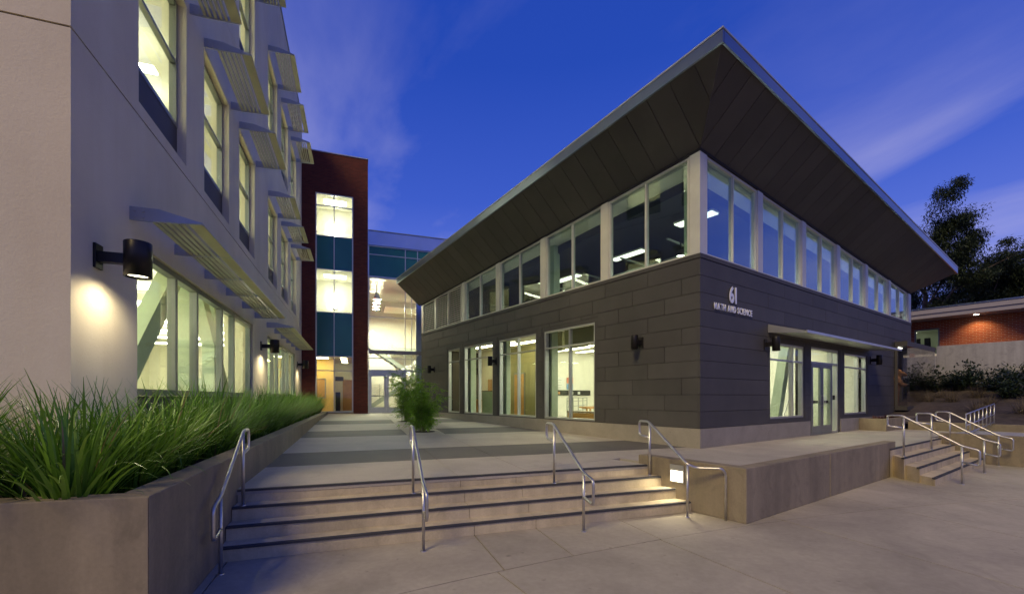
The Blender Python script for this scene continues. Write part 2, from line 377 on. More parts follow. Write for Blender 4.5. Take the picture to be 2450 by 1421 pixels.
def window(parent, face, a0, a1, z0, z1, mull=(), trans=(), inset=0.06, fw=0.06, fd=0.10, frame='alu', glass='glass', name='window', sill=False, mw=None):
    """frame as one mesh, every pane and mullion a piece of its own"""
    zt = z1 if callable(z1) else (lambda a: z1)
    mw = mw or fw * 0.8
    fr = MB(); d0, d1 = -inset - fd, -inset
    fbox(fr, face, a0, a0 + fw, d0, d1, z0, zt); fbox(fr, face, a1 - fw, a1, d0, d1, z0, zt)
    fbox(fr, face, a0 + fw, a1 - fw, d0, d1, z0, z0 + fw)
    fbox(fr, face, a0 + fw, a1 - fw, d0, d1, lambda a: zt(a) - fw, zt)
    w = fr.build(name, frame, parent)
    xs = [a0 + fw] + [m for m in mull] + [a1 - fw]
    for m in mull:
        mb = MB(); fbox(mb, face, m - mw / 2, m + mw / 2, d0 + 0.006, d1 - 0.004, z0 + fw, lambda a: zt(a) - fw); mb.build('mullion', frame, w)
    for i in range(len(xs) - 1):
        p0 = xs[i] + (mw / 2 if i else 0); p1 = xs[i + 1] - (mw / 2 if i < len(xs) - 2 else 0)
        zs = [z0 + fw] + list(trans) + [None]
        for tz in trans:
            mb = MB(); fbox(mb, face, p0, p1, d0 + 0.01, d1 - 0.008, tz - mw / 2, tz + mw / 2); mb.build('transom', frame, w)
        for k in range(len(zs) - 1):
            q0 = zs[k] + (mw / 2 if k else 0)
            q1 = (zs[k + 1] - mw / 2) if zs[k + 1] is not None else (lambda a: zt(a) - fw)
            dm = (d0 + d1) / 2
            mb = MB(); fbox(mb, face, p0 + 0.002, p1 - 0.002, dm - 0.005, dm + 0.005, q0 + 0.002 if not callable(q0) else q0, q1)
            g = glass(i, k) if callable(glass) else glass
            mb.build('pane', g, w)
    if sill:
        mb = MB(); fbox(mb, face, a0 - 0.03, a1 + 0.03, -inset, 0.04, z0 - 0.035, z0 - 0.003); mb.build('sill', frame, w)
    return w

def sconce(face_xy, out, name_label, group, lit, z, loc_fn, R_=0.125, H_=0.38, reach=0.36):
    """cylinder downlight on an arm; local axes: x = out of the wall"""
    x, y = loc_fn(*face_xy)
    o = empty('wall_sconce', (x, y, z), math.atan2(out[1], out[0]), name_label, 'wall lamp', group)
    MB().box(0.0, 0.025, -0.075, 0.075, -0.13, 0.13).build('mounting_plate', 'bronze', o, bevel=0.004)
    MB().box(0.025, reach - R_ + 0.02, -0.045, 0.045, -0.06, 0.05).build('arm', 'bronze', o)
    MB().lathe([(0.0, H_ * 0.5), (R_ * 0.96, H_ * 0.5), (R_, H_ * 0.48), (R_, -H_ * 0.5), (R_ * 0.88, -H_ * 0.5), (R_ * 0.86, -H_ * 0.36), (0.0, -H_ * 0.36)], (reach, 0, 0), 28).build('shade', 'bronze', o, True)
    MB().lathe([(0.0, 0.0), (R_ * 0.84, 0.0), (R_ * 0.84, 0.01), (0, 0.01)], (reach, 0, -H_ * 0.5 + 0.025), 24).build('lens', 'lamp_lens' if lit else 'alu_dark', o)
    if lit:
        L = bpy.data.lights.new('sconce_light', 'SPOT'); L.energy = lit; L.color = (1.0, 0.88, 0.60); L.spot_size = R(168); L.spot_blend = 0.55; L.shadow_soft_size = 0.07
        lo = bpy.data.objects.new('sconce_light', L); col.objects.link(lo); lo.parent = o; lo.location = (reach, 0, -H_ * 0.5 - 0.02)
    return o

# ================================================================== SETTING
PL = -0.60                                  # lower plaza level
def gz(w):                                  # the court rises gently towards the tower
    pts = ((-50, 0), (8, 0), (12.6, 0.055), (18.5, 0.19), (24, 0.225), (80, 0.225))
    for (a, za), (b_, zb) in zip(pts, pts[1:]):
        if w <= b_: return za + (zb - za) * (w - a) / (b_ - a)
    return 0.225
# far ground, one sheet to the horizon
g = MB(); g.quad((-900, -900, -0.72), (900, -900, -0.72), (900, 900, -0.72), (-900, 900, -0.72)); struct(g.build('ground', 'mulch'), 'dark bare ground stretching to the horizon')

# lower plaza: bed + slabs. ring joint of radius 27 with radial joints inside it
pz = MB(); pz.quad((-16, -14, PL - 0.03), (36, -14, PL - 0.03), (36, 26, PL - 0.03), (-16, 26, PL - 0.03))
plaza = struct(pz.build('lower_plaza', 'joint'), 'lower plaza of large pale concrete slabs with thin joints')
RC = (13.0, -19.3); RR = 27.0
def ring(r_, a): return (RC[0] + r_ * math.cos(a), RC[1] + r_ * math.sin(a))
def ang(x, y): return math.atan2(y - RC[1], x - RC[0])
def slab(parent, pts, z0, z1, mat, gap=0.007, name='paving_slab'):
    n = len(pts); cxm = sum(p[0] for p in pts) / n; cym = sum(p[1] for p in pts) / n
    area = sum(pts[i][0] * pts[(i + 1) % n][1] - pts[(i + 1) % n][0] * pts[i][1] for i in range(n))
    if area < 0: pts = pts[::-1]
    # inset the outline by gap
    out = []
    for i in range(n):
        p0, p1, p2 = Vector(pts[i - 1]), Vector(pts[i]), Vector(pts[(i + 1) % n])
        d1 = (p1 - p0).normalized(); d2 = (p2 - p1).normalized()
        n1 = Vector((-d1.y, d1.x)); n2 = Vector((-d2.y, d2.x)); m = n1 + n2
        m = m / max(0.3, m.dot(n1)); out.append(tuple(p1 + m * gap))
    return MB().poly(out, z0, z1).build(name, mat, parent)
a_ref = ang(1.78, 5.23); da = -4.56 * math.pi / 180
for k in range(-3, 9):
    a0, a1 = a_ref + k * da, a_ref + (k + 1) * da
    for (r0, r1) in ((21.3, RR), (14, 21.3)):
        arc = [ring(r1, a0 + (a1 - a0) * j / 6) for j in range(7)]; arc2 = [ring(r0, a1 + (a0 - a1) * j / 6) for j in range(7)]
        slab(plaza, arc + arc2, PL - 0.03, PL, 'conc_plaza')
def arc_pt(v):                               # point of the ring joint at A coordinate v
    lo, hi = -12.0, 8.0
    for _ in range(50):
        mid = (lo + hi) / 2; x, y = A2W(v, mid)
        if (x - RC[0]) ** 2 + (y - RC[1]) ** 2 < RR * RR: lo = mid
        else: hi = mid
    return mid
for v0, v1 in ((-6.5, -1.25), (-1.25, 1.385), (1.385, 2.21), (2.21, 3.455), (3.455, 5.16)):
    bot = [A2W(v0 + (v1 - v0) * j / 5, arc_pt(v0 + (v1 - v0) * j / 5)) for j in range(6)]
    slab(plaza, bot + [A2W(v1, 6.4), A2W(v0, 6.4)], PL - 0.03, PL - (0.002 if v1 > 5 else 0), 'conc_plaza')
a_c = ang(*B2W(-2.75, -2.42))
cuts = [a_c + 0.004] + [a_ref + k * da for k in range(0, 9) if a_ref + k * da < a_c - 0.01]
for a0, a1 in zip(cuts, cuts[1:]):
    arc = [ring(RR, a0 + (a1 - a0) * j / 5) for j in range(6)]
    slab(plaza, arc + [ring(RR + 9.0, a1), ring(RR + 9.0, a0)], PL - 0.03, PL, 'conc_plaza')

# upper court (terrace): bed + light and dark slabs, A grid
ro = empty('terrace', (0, 0, 0), AA); ro['kind'] = 'structure'; ro['label'] = 'upper court of pale concrete with dark cross bands'
W_E = [6.0, 7.8, 9.45, 12.45, 14.2, 16.6, 18.4, 21.6, 24.98]
V_E = [-1.33, 1.36, 2.42, 5.2, 9.5]
def clip(poly, f):                           # keep f(p) >= 0
    out = []
    for i in range(len(poly)):
        p, q = poly[i - 1], poly[i]; fp, fq = f(p), f(q)
        if (fp >= 0) != (fq >= 0):
            t = fp / (fp - fq); out.append((p[0] + (q[0] - p[0]) * t, p[1] + (q[1] - p[1]) * t))
        if fq >= 0: out.append(q)
    return out
CS, CT = -2.75, -0.58
fs = lambda p: CS - W2B(*A2W(*p))[0]         # left of the cheek wall
ft = lambda p: W2B(*A2W(*p))[1]              # behind the front face line of building 61
for i in range(len(W_E) - 1):
    for j in range(len(V_E) - 1):
        dark = i in (1, 3, 5) and not (j == 1 and i in (3, 5))
        rect = [(V_E[j], W_E[i]), (V_E[j + 1], W_E[i]), (V_E[j + 1], W_E[i + 1]), (V_E[j], W_E[i + 1])]
        for pg in (clip(rect, ft), clip(clip(rect, lambda p: -ft(p)), fs)):
            if len(pg) < 3: continue
            ar = abs(sum(pg[k - 1][0] * pg[k][1] - pg[k][0] * pg[k - 1][1] for k in range(len(pg)))) / 2
            if ar < 0.02: continue
            slab(ro, pg, lambda x, y: gz(y) - 0.06, lambda x, y: gz(y), 'conc_dark' if dark else 'conc_light', 0.0045)
bed = MB()
for w0, w1 in ((6.02, 8), (8, 12.6), (12.6, 18.5), (18.5, 26)):
    bed.box(-1.33, 3.0, w0, w1, PL, lambda x, y: gz(y) - 0.045)
for w0, w1 in ((6.4, 8), (8, 12.6), (12.6, 18.5), (18.5, 26)):
    bed.box(3.0, 4.3 if w0 < 7 else 9.5, w0, w1, PL, lambda x, y: gz(y) - 0.047)
bed.build('bed', 'joint', ro)

# ------------------------------------------------------------------ terrace in front of building 61 (B grid)
rb = empty('entrance_terrace', (CX, CY, 0), AB); rb['kind'] = 'structure'; rb['label'] = 'raised concrete landing along the grey building'
for s0, s1 in ((CS + 0.2, 0.07), (0.07, 3.5), (3.5, 7.6), (7.6, 12.0), (12.0, 17.5)):
    slab(rb, [(s0, -2.16), (s1, -2.16), (s1, 0.0), (s0, 0.0)], -0.06, 0.0, 'conc_light', 0.004)
MB().box(CS + 0.19, 7.6, -2.2, 0.3, PL, -0.045).box(7.6, 17.6, -2.36, 0.3, PL, -0.05).build('bed', 'joint', rb)
slab(rb, [(3.63, -2.37), (7.6, -2.37), (7.6, -2.16), (3.63, -2.16)], -0.06, 0.0, 'conc_light', 0.003)
rw = empty('retaining_wall', (CX, CY, 0), AB, 'low stained concrete wall beside the wide steps with a glowing step light', 'wall')
MB().box(CS, CS + 0.2, -2.36, CT, PL, 0.145).build('cheek', 'conc_wall', rw, bevel=0.012)
MB().box(CS + 0.12, 0.064, -2.3585, -2.162, PL, 0.143).build('wall_length', 'conc_wall', rw, bevel=0.012)
MB().box(0.076, 3.63, -2.36, -2.16, PL, 0.143).build('wall_length', 'conc_wall', rw, bevel=0.012)
MB().box(0.05, 0.09, -2.345, -2.17, PL, 0.13).build('joint_filler', 'joint', rw)
sl = empty('step_light', (CX, CY, 0), AB, 'small square lit step light set in the concrete cheek wall', 'step light')
q0, q1, z0, z1 = -1.43, -1.19, -0.205, 0.065
m = MB(); fr = 0.015
m.box(CS - 0.012, CS + 0.03, q0, q1, z1 - 0.09, z1).box(CS - 0.012, CS + 0.03, q0, q1, z0, z0 + fr).box(CS - 0.012, CS + 0.03, q0, q0 + fr, z0 + fr, z1 - 0.09).box(CS - 0.012, CS + 0.03, q1 - fr, q1, z0 + fr, z1 - 0.09); m.build('housing', 'alu', sl)
MB().box(CS - 0.008, CS - 0.001, q0 + fr, q1 - fr, z0 + fr, z1 - 0.09).build('lens', 'lamp_step', sl)
L = bpy.data.lights.new('step_lamp', 'AREA'); L.shape = 'RECTANGLE'; L.size = 0.2; L.size_y = 0.16; L.energy = 8.5; L.color = (1, 0.88, 0.60); L.spread = R(150)
lo = bpy.data.objects.new('step_lamp', L); col.objects.link(lo); lo.parent = sl; lo.location = (CS - 0.02, (q0 + q1) / 2, -0.09)
lo.rotation_euler = Vector((0.8, 0, 0.6)).to_track_quat('Z', 'Y').to_euler()

# ------------------------------------------------------------------ wide steps (A grid)
st = empty('steps', (0, 0, 0), AA, 'wide flight of four concrete steps with dark nosing strips and four rails', 'steps')
RW = [5.25, 5.50, 5.75, 6.0]                 # riser faces
def cheek_v(w):                               # A coordinate v of the cheek wall face at a given w
    lo, hi = 2.0, 8.0
    for _ in range(40):
        m_ = (lo + hi) / 2
        if W2B(*A2W(m_, w))[0] < CS - 0.002: lo = m_
        else: hi = m_
    return lo
for k in range(4):
    zt = PL + 0.15 * (k + 1); zb = PL if k == 0 else PL + 0.15 * k - 0.01
    w0 = RW[k]; w1 = RW[k] + 0.30 if k < 3 else RW[k] + 0.02
    step = sub('step', st)
    for v0, v1 in ((-1.318, 1.382), (1.388, 2.207), (2.213, 9)):
        e0, e1 = min(v1, cheek_v(w0)), min(v1, cheek_v(w1)) 
        MB().poly([(v0, w0 + 0.012), (e0, w0 + 0.012), (e1, w1), (v0, w1)], zb, zt - 0.002).build('tread_block', 'conc_step', step)
        if k == 3: MB().poly([(v0, w0 + 0.0115), (e0, w0 + 0.0115), (e0, w0 + 0.03), (v0, w0 + 0.03)], PL + 0.44, zt - 0.026).build('riser', 'conc_step', step)
    e0 = cheek_v(w0) - 0.018                  # dark nosing strip along the whole edge
    MB().poly([(-1.318, w0 - 0.003), (e0, w0 - 0.003), (e0, w0 + 0.055), (-1.318, w0 + 0.055)], zt - 0.022, zt + 0.001 if k < 3 else zt + 0.0015).build('nosing', 'nosing', step)

# ------------------------------------------------------------------ planter along the white building
pl = empty('planter', (0, 0, 0), AA, 'long low concrete planter filled with ornamental grass beside the white building', 'planter')
ptop = lambda x, y: 0.425 - 0.0028 * max(0, y - 4)
c_out = W2A(-2.44, 3.0); l_out = W2A(-3.27, 2.80)
dx, dy = l_out[0] - c_out[0], l_out[1] - c_out[1]; far = (c_out[0] + dx * 4.2, c_out[1] + dy * 4.2)
vO = -1.325; TH = 0.22
cO = (vO, c_out[1]); cI = (vO - TH, c_out[1] + TH - 0.02)
fO = far; fI = (far[0], far[1] + TH)
MB().poly([fO, cO, cI, fI], PL, ptop).build('front_wall', 'conc_wall', pl, bevel=0.01)
MB().poly([(vO - TH, cI[1] + 0.002), (vO, cO[1] + 0.002), (vO, 24.3), (vO - TH, 24.3)], PL, lambda x, y: ptop(x, y)).build('side_wall', 'conc_wall', pl, bevel=0.01)
MB().poly([(far[0], far[1] + TH), (vO - TH, cI[1]), (vO - TH, 24.5), (-2.7, 24.5), (-2.7, 5.6), (far[0], 5.6)], PL, 0.30).build('soil', 'soil', pl)

# ------------------------------------------------------------------ handrails
def rail(root_frame, a, top, bot, label, group, axis, bend=None):
    """axis +1: rail runs down towards -y of its frame; posts at top/bot (y, zbase, ztop)"""
    o = empty('handrail', root_frame[0], root_frame[1], label, 'handrail', group)
    r_ = 0.019
    (yt, zt0, zt1), (yb, zb0, zb1) = top, bot
    lp, ld = 0.27, 0.21
    def fillet(pts, rad=0.06, n=5):
        out = [Vector(pts[0])]
        for i in range(1, len(pts) - 1):
            p0, p, p1 = Vector(pts[i - 1]), Vector(pts[i]), Vector(pts[i + 1])
            d0 = (p0 - p); d1 = (p1 - p); rr = min(rad, d0.length * 0.45, d1.length * 0.45); d0.normalize(); d1.normalize()
            for k in range(n + 1):
                t = k / n; out.append((p + d0 * rr) * (1 - t) ** 2 + p * 2 * t * (1 - t) + (p + d1 * rr) * t ** 2)
        out.append(Vector(pts[-1])); return out
    path = [(a, yt, zt1 - ld), (a, yt + lp, zt1 - ld + 0.03), (a, yt + lp, zt1 + 0.05), (a, yt + 0.03, zt1 + 0.05), (a, yb + 0.0, zb1)]
    if bend: path += bend
    else: path += [(a, yb - lp + 0.03, zb1 - 0.06), (a, yb - lp + 0.03, zb1 - 0.36), (a, yb, zb1 - 0.31)]
    MB().tube(fillet(path), r_, 10).build('rail', 'steel_rail', o, True)
    MB().tube([(a, yt, zt0), (a, yt, zt1 + 0.02)], r_ * 0.95, 10).build('post', 'steel_rail', o, True)
    MB().tube([(a, yb, zb0), (a, yb, zb1 - 0.01)], r_ * 0.95, 10).build('post', 'steel_rail', o, True)
    for y, z in ((yt, zt0), (yb, zb0)):
        MB().lathe([(0.0, 0.008), (0.034, 0.008), (0.036, 0.0)], (a, y, z), 14).build('base_plate', 'steel_rail', o)
    return o
fA = ((0, 0, 0), AA)
zt_, zb_ = -0.15, PL
gA = 'handrails on the wide steps'
rail(fA, -1.22, (5.82, zt_, 0.66), (4.92, zb_, 0.145), 'steel stair handrail running close along the planter wall', gA, 1)
rail(fA, 0.71, (5.82, zt_, 0.66), (4.90, zb_, 0.145), 'steel handrail on the wide steps, second from the planter', gA, 1)
rail(fA, 2.73, (5.82, zt_, 0.66), (4.94, zb_, 0.145), 'steel handrail on the wide steps, third from the planter', gA, 1)
be = B2A(-2.79, -2.10)
rail(fA, 4.44, (5.88, zt_, 0.66), (5.03, zb_, 0.145), 'steel handrail by the step light, bent back to the cheek wall', gA, 1,
     [(4.55, 4.97, 0.10), (be[0] - 0.06, be[1] + 0.02, 0.115), (be[0], be[1], 0.05), (be[0], be[1], PL)])

# ------------------------------------------------------------------ side steps by the entrance terrace (B grid)
ss = empty('side_steps', (CX, CY, 0), AB, 'short flight of concrete steps rising to the glass entrance doors', 'steps')
for k, (q, sl_) in enumerate(((-3.16, 2.75), (-2.90, 2.93), (-2.63, 3.08), (-2.37, 3.22))):
    zt = PL + 0.15 * (k + 1); zb = PL + 0.15 * k - (0.0 if k == 0 else 0.01)
    nxt = 0.2
    step = sub('step', ss); back = q + 0.29 if k < 3 else q + 0.012
    sb = sl_ + 0.18
    MB().poly([(sl_, q), (7.55, q), (7.55, -2.364 + 0.003 * k if k < 3 else back), (3.45 + 0.004 * k, -2.364 + 0.003 * k if k < 3 else back)], PL, zt - 0.002 - (0.03 if k == 3 else 0)).build('tread_block', 'conc_step', step)
    MB().poly([(sl_ - 0.004, q - 0.004), (7.55, q - 0.004), (7.55, q + 0.05), (sl_ + 0.02, q + 0.05)], zt - 0.02, zt + 0.0015).build('nosing', 'nosing', step)
MB().poly([(3.22, -2.36), (3.64, -2.36), (3.64, -2.1), (3.4, -2.1)], PL + 0.45, -0.004).build('tread_block', 'conc_step', ss)
fB = ((CX, CY, 0), AB); gB = 'handrails on the side steps'
for s_, lb in ((3.4, 'steel handrail on the side steps, next to the low retaining wall'), (5.6, 'steel handrail in the middle of the side steps'), (7.42, 'steel handrail on the side steps, against the far cheek wall')):
    rail(fB, s_, (-2.55, zt_, 0.66), (-3.42, zb_, 0.145), lb, gB, 1)
# far cheek wall and the walkway behind
fw_ = empty('side_wall', (CX, CY, 0), AB, 'plain concrete wall at the far end of the side steps', 'wall')
MB().box(7.6, 7.82, -9.5, -2.3, PL, 0.14).build('wall_length', 'conc_wall', fw_, bevel=0.01)
wk = MB().box(7.84, 11.0, -14, -2.36, PL, 0.06).build('walkway', 'conc_blue'); wk.location = (CX, CY, 0); wk.rotation_euler = (0, 0, AB); struct(wk, 'pale concrete walkway behind the side steps')
cb = empty('kerb_wall', (CX, CY, 0), AB, 'low concrete edging wall at the foot of the planted bank', 'wall')
MB().box(11.0, 11.2, -14, -0.9, PL, 0.28).build('wall_length', 'conc_wall', cb, bevel=0.01)
# planted bank
bk = MB(); NS, NT_ = 26, 40
def bank_z(s_, t_):
    k = max(0.0, min(1.0, (s_ - 11.2) / 8.3)); return 0.2 + 1.55 * k ** 1.1 + 0.07 * math.sin(s_ * 1.7 + t_ * 0.6) * math.sin(t_ * 1.3) * min(1, (s_ - 11.2))
for i in range(NS + 1):
    for j in range(NT_ + 1):
        s_ = 11.2 + 8.6 * i / NS; t_ = -16 + 28.0 * j / NT_; bk.v.append((s_, t_, bank_z(s_, t_)))
for i in range(NS):
    for j in range(NT_): a = i * (NT_ + 1) + j; bk.f.append((a, a + NT_ + 1, a + NT_ + 2, a + 1))
bank = struct(bk.build('planted_bank', 'mulch', None, True), 'sloping bed of dark mulch below the tall concrete wall'); bank.location = (CX, CY, 0); bank.rotation_euler = (0, 0, AB)
# small planter at the foot of building 61
sp = empty('small_planter', (CX, CY, 0), AB, 'low concrete planter box against the grey wall beyond the glass doors', 'planter')
m = MB().box(9.36, 9.5, -0.74, -0.02, 0, 0.40).box(9.5, 13.2, -0.74, -0.6, 0, 0.40); m.build('planter_wall', 'conc_wall', sp)
MB().box(9.5, 13.2, -0.6, -0.02, 0, 0.33).build('soil', 'soil', sp)
ramp_r = empty('ramp_railing', (CX, CY, 0), AB, 'steel guard railing climbing beside the walkway at the planted bank', 'railing')
p0, p1 = (8.9, -2.62, 0.0), (11.0, -2.9, 0.28)
def lerp(a, b, t): return tuple(x + (y - x) * t for x, y in zip(a, b))
for k in range(8):
    q = lerp(p0, p1, k / 7); MB().tube([(q[0], q[1], q[2]), (q[0], q[1], q[2] + 0.62)], 0.016, 8).build('post', 'steel_rail', ramp_r, True)
for h in (0.62, 0.30, 0.06):
    MB().tube([(p0[0], p0[1], p0[2] + h), (p1[0], p1[1], p1[2] + h)], 0.018, 8).build('rail', 'steel_rail', ramp_r, True)

# ================================================================== BUILDING 61 (B grid)
b61 = empty('science_building', (CX, CY, 0), AB, 'dark grey panelled two-storey building with upswept overhanging roof and lit windows', 'building')
SE, TE = 15.43, 14.62
zr = lambda s_, t_: 6.40 - 0.066 * s_ - 0.058 * t_      # top of the glazing, tilted plane
SILL = 4.19; PT = 0.42
# openings (a0, a1, z0, z1)
L_W = [(3.09, 5.25), (5.66, 7.80), (8.22, 10.37), (10.76, 11.80)]
opL = [(a - 0.0, b_ + 0.0, 0.45, 3.14) for a, b_ in L_W]
opR = [(3.15, 5.17, 0.54, 2.52), (5.62, 7.70, -0.01, 2.56), (8.15, 10.19, 0.54, 2.52), (13.3, 16, 0.7, 3.1)]
MARG = 0.11
bigL = [(a - MARG, b_ + MARG, z0 - 0.03, z1 + 0.12) for a, b_, z0, z1 in opL]
bigR = [(a - 0.09, b_ + 0.09, z0 - 0.05, z1 + 0.12) for a, b_, z0, z1 in opR]
# structural wall behind the cladding
m = MB()
for r_ in rsub((0.05, TE, -0.3, SILL - 0.03), opL): fbox(m, 'L', r_[0], r_[1], -0.24, -0.045, r_[2], r_[3])
m.build('wall', 'backing', b61)
m = MB()
for r_ in rsub((0.245, SE, -0.3, SILL - 0.03), opR): fbox(m, 'R', r_[0], r_[1], -0.24, -0.045, r_[2], r_[3])
m.build('wall', 'backing', b61)
MB().box(SE - 0.2, SE, 0.25, TE, -0.3, lambda x, y: zr(x, y)).build('wall', 'panel', b61)
MB().box(0.25, SE - 0.2, TE - 0.2, TE, -0.3, lambda x, y: zr(x, y)).build('wall', 'panel', b61)
# plinth
m = MB()
for r_ in rsub((-0.012, TE, -0.3, PT), bigL): fbox(m, 'L', r_[0], r_[1], -0.044, 0.012, r_[2], r_[3])
m.build('plinth', 'plinth', b61)
m = MB()
for r_ in rsub((0.046, SE, -0.3, PT), bigR): fbox(m, 'R', r_[0], r_[1], -0.044, 0.012, r_[2], r_[3])
m.build('plinth', 'plinth', b61)
# cladding panels, each its own piece
courses = [PT + 0.004 + 0.3665 * k for k in range(11)]; courses[-1] = 4.085
offs = {0: 1.347, 1: 0.886, 2: 0.442}
def panels(face, a_end, holes, starts):
    for k in range(10):
        z0, z1 = courses[k], courses[k + 1]
        js = starts(k)
        ed = [0.042 if face == 'L' else -0.0045] + [x for x in js if 0.15 < x < a_end - 0.1] + [a_end]
        for a, b_ in zip(ed, ed[1:]):
            rs = rsub((a + 0.0045, b_ - 0.0045, z0 + 0.0045, z1 - 0.0045), holes)
            if not rs: continue
            grp = []
            for r_ in rs:                     # pieces that touch stay one panel
                hit = [g_ for g_ in grp if any(min(r_[1], q[1]) - max(r_[0], q[0]) > -1e-4 and min(r_[3], q[3]) - max(r_[2], q[2]) > -1e-4 for q in g_)]
                new = [r_]
                for g_ in hit: new += g_; grp.remove(g_)
                grp.append(new)
            for g_ in grp:
                mm = MB(); dd = random.uniform(-0.0015, 0.0015)
                for r_ in g_: fbox(mm, face, r_[0], r_[1], -0.044, dd, r_[2], r_[3])
                mm.build('wall_panel', 'panel', b61)
random.seed(5)
panels('L', TE, bigL, lambda k: [offs[k % 3] + 1.3655 * i for i in range(12)])
panels('R', SE, bigR, lambda k: [3.03 + (2.44 if k < 7 else 1.8) * i + (0.9 if k % 2 and k > 6 else 0) for i in range(6)])
# cap course under the windows
m = MB(); fbox(m, 'L', -0.014, TE, -0.24, 0.014, 4.092, SILL - 0.005); m.build('sill_course', 'panel', b61)
m = MB(); fbox(m, 'R', 0.25, SE, -0.24, 0.014, 4.092, SILL - 0.005); m.build('sill_course', 'panel', b61)
m = MB(); fbox(m, 'R', -0.013, 0.245, -0.01, 0.0142, 4.092, SILL - 0.005); m.build('sill_course', 'panel', b61)
# frames of the ground floor openings (dark surround)
for face, ops, mg, f2 in (('L', opL, MARG, 0.12), ('R', opR[:3], 0.09, 0.12)):
    for a, b_, z0, z1 in ops:
        m = MB(); lo_ = z0 - 0.03 if face == 'L' else z0 - 0.05
        for r_ in rsub((a - mg + 0.006, b_ + mg - 0.006, max(lo_, 0.0) + 0.004, z1 + f2 - 0.006), [(a, b_, z0, z1)]): fbox(m, face, r_[0], r_[1], -0.1, -0.006, r_[2], r_[3])
        m.build('window_surround', 'panel', b61)
# ground floor windows
for i, (a, b_) in enumerate(L_W):
    window(b61, 'L', a, b_, 0.452, 3.138, [(a + b_) / 2 - 0.04] if b_ - a > 1.5 else [], [2.61], 0.02, 0.05, 0.13)
window(b61, 'R', 3.15, 5.17, 0.542, 2.518, [4.53], [2.08], 0.03, 0.05, 0.12)
window(b61, 'R', 8.15, 10.19, 0.542, 2.518, [9.44], [2.08], 0.03, 0.05, 0.12)
# entrance: glazed frame with two leaves
ew = window(b61, 'R', 5.63, 7.69, 0.0, 2.555, [7.22], [2.12], 0.03, 0.06, 0.14, name='door_frame', glass=lambda i, k: 'glass')
for i, (a, b_) in enumerate(((5.70, 6.425), (6.435, 7.18))):
    dr = MB()
    for r_ in rsub((a, b_, 0.012, 2.09), [(a + 0.10, b_ - 0.10, 0.26, 1.97)]): fbox(dr, 'R', r_[0], r_[1], -0.085, -0.022, r_[2], r_[3])
    d = dr.build('door', 'alu_dark', b61)
    m = MB(); fbox(m, 'R', a + 0.102, b_ - 0.102, -0.058, -0.050, 0.262, 1.968); m.build('pane', 'glass', d)
    m = MB(); hx = b_ - 0.06 if i == 0 else a + 0.06
    x, y = hx, -0.0
    m.tube([(x, 0.02, 0.85), (x, -0.05, 0.85), (x, -0.05, 1.15), (x, 0.02, 1.15)], 0.012, 8); m.build('handle', 'alu', d, True)
    m = MB(); fbox(m, 'R', a + 0.11, b_ - 0.11, -0.10, -0.086, 0.92, 1.0); m.build('push_bar', 'black', d)
m = MB(); fbox(m, 'R', 7.30, 7.36, -0.05, -0.004, 1.02, 1.16); m.build('card_reader', 'black', b61)
# upper glazing: piers + windows with raked heads
ztL = lambda a: zr(0, a) - 0.02
ztR = lambda a: zr(a, 0) - 0.02
bays_L = [(0.28 + 2.575 * k + (0.0 if k == 0 else 0.0), 0.28 + 2.575 * k + 2.33) for k in range(4)]
piers = []
def pier(face, a0, a1, zt, d0=-0.2, d1=-0.004):
    m = MB(); fbox(m, face, a0, a1, d0, d1, SILL - 0.003, zt); m.build('pier', 'alu_pale', b61)
for k, (a0, a1) in enumerate(bays_L):
    window(b61, 'L', a0, a1, SILL, ztL, [(a0 + a1) / 2], [], 0.03, 0.045, 0.12, frame='alu_pale', glass='glass_coated' )
    pier('L', a1 + 0.001, a1 + 0.244, ztL)
# corner column
m = MB(); m.box(0.004, 0.279, 0.004, 0.255, SILL - 0.002, lambda x, y: zr(x, y) - 0.021); m.build('corner_column', 'alu_pale', b61)
bays_R = [(0.26 + 2.513 * k, 0.26 + 2.513 * k + 2.42 - 0.16) for k in range(6)]
for k, (a0, a1) in enumerate(bays_R):
    if k == 0: a0 = 0.282
    window(b61, 'R', a0, a1, SILL, ztR, [(a0 + a1) / 2 + 0.02], [], 0.03, 0.045, 0.12, frame='alu_pale', glass='glass_mirror')
    pier('R', a1 + 0.001, a1 + 0.2525 if k < 5 else SE, ztR)
# louvre bank
lv = sub('louver', b61); a0, a1 = 10.63, 14.42
m = MB()
for x0, x1 in ((a0, a0 + 0.05), (11.80, 11.86), (13.0, 13.18), (a1 - 0.05, a1)): fbox(m, 'L', x0, x1, -0.12, -0.01, SILL + 0.04, lambda a: ztL(a) - 0.04)
fbox(m, 'L', a0, a1, -0.12, -0.008, SILL, SILL + 0.038); fbox(m, 'L', a0, a1, -0.12, -0.008, lambda a: ztL(a) - 0.038, ztL); m.build('louver_frame', 'alu_pale', lv)
m = MB(); fbox(m, 'L', a0, a1, -0.24, -0.14, SILL, ztL); m.build('louver_back', 'black', lv)
z = SILL + 0.09
while z < ztL(a0) - 0.08:
    for x0, x1 in ((a0 + 0.052, 11.798), (11.862, 12.998), (13.182, a1 - 0.052)):
        hi = x1
        while hi > x0 + 0.1 and ztL(hi) - 0.06 < z + 0.03: hi -= 0.05
        if hi <= x0 + 0.1: continue
        m = MB(); m.hexa([(0.10, x0, z + 0.045), (0.02, x0, z - 0.02), (0.02, hi, z - 0.02), (0.10, hi, z + 0.045), (0.10, x0, z + 0.06), (0.02, x0, z - 0.005), (0.02, hi, z - 0.005), (0.10, hi, z + 0.06)])
        m.build('slat', 'alu_pale', lv)
    z += 0.088
m = MB(); fbox(m, 'L', 14.421, TE, -0.12, -0.003, SILL, ztL); m.build('pier', 'alu_pale', b61)
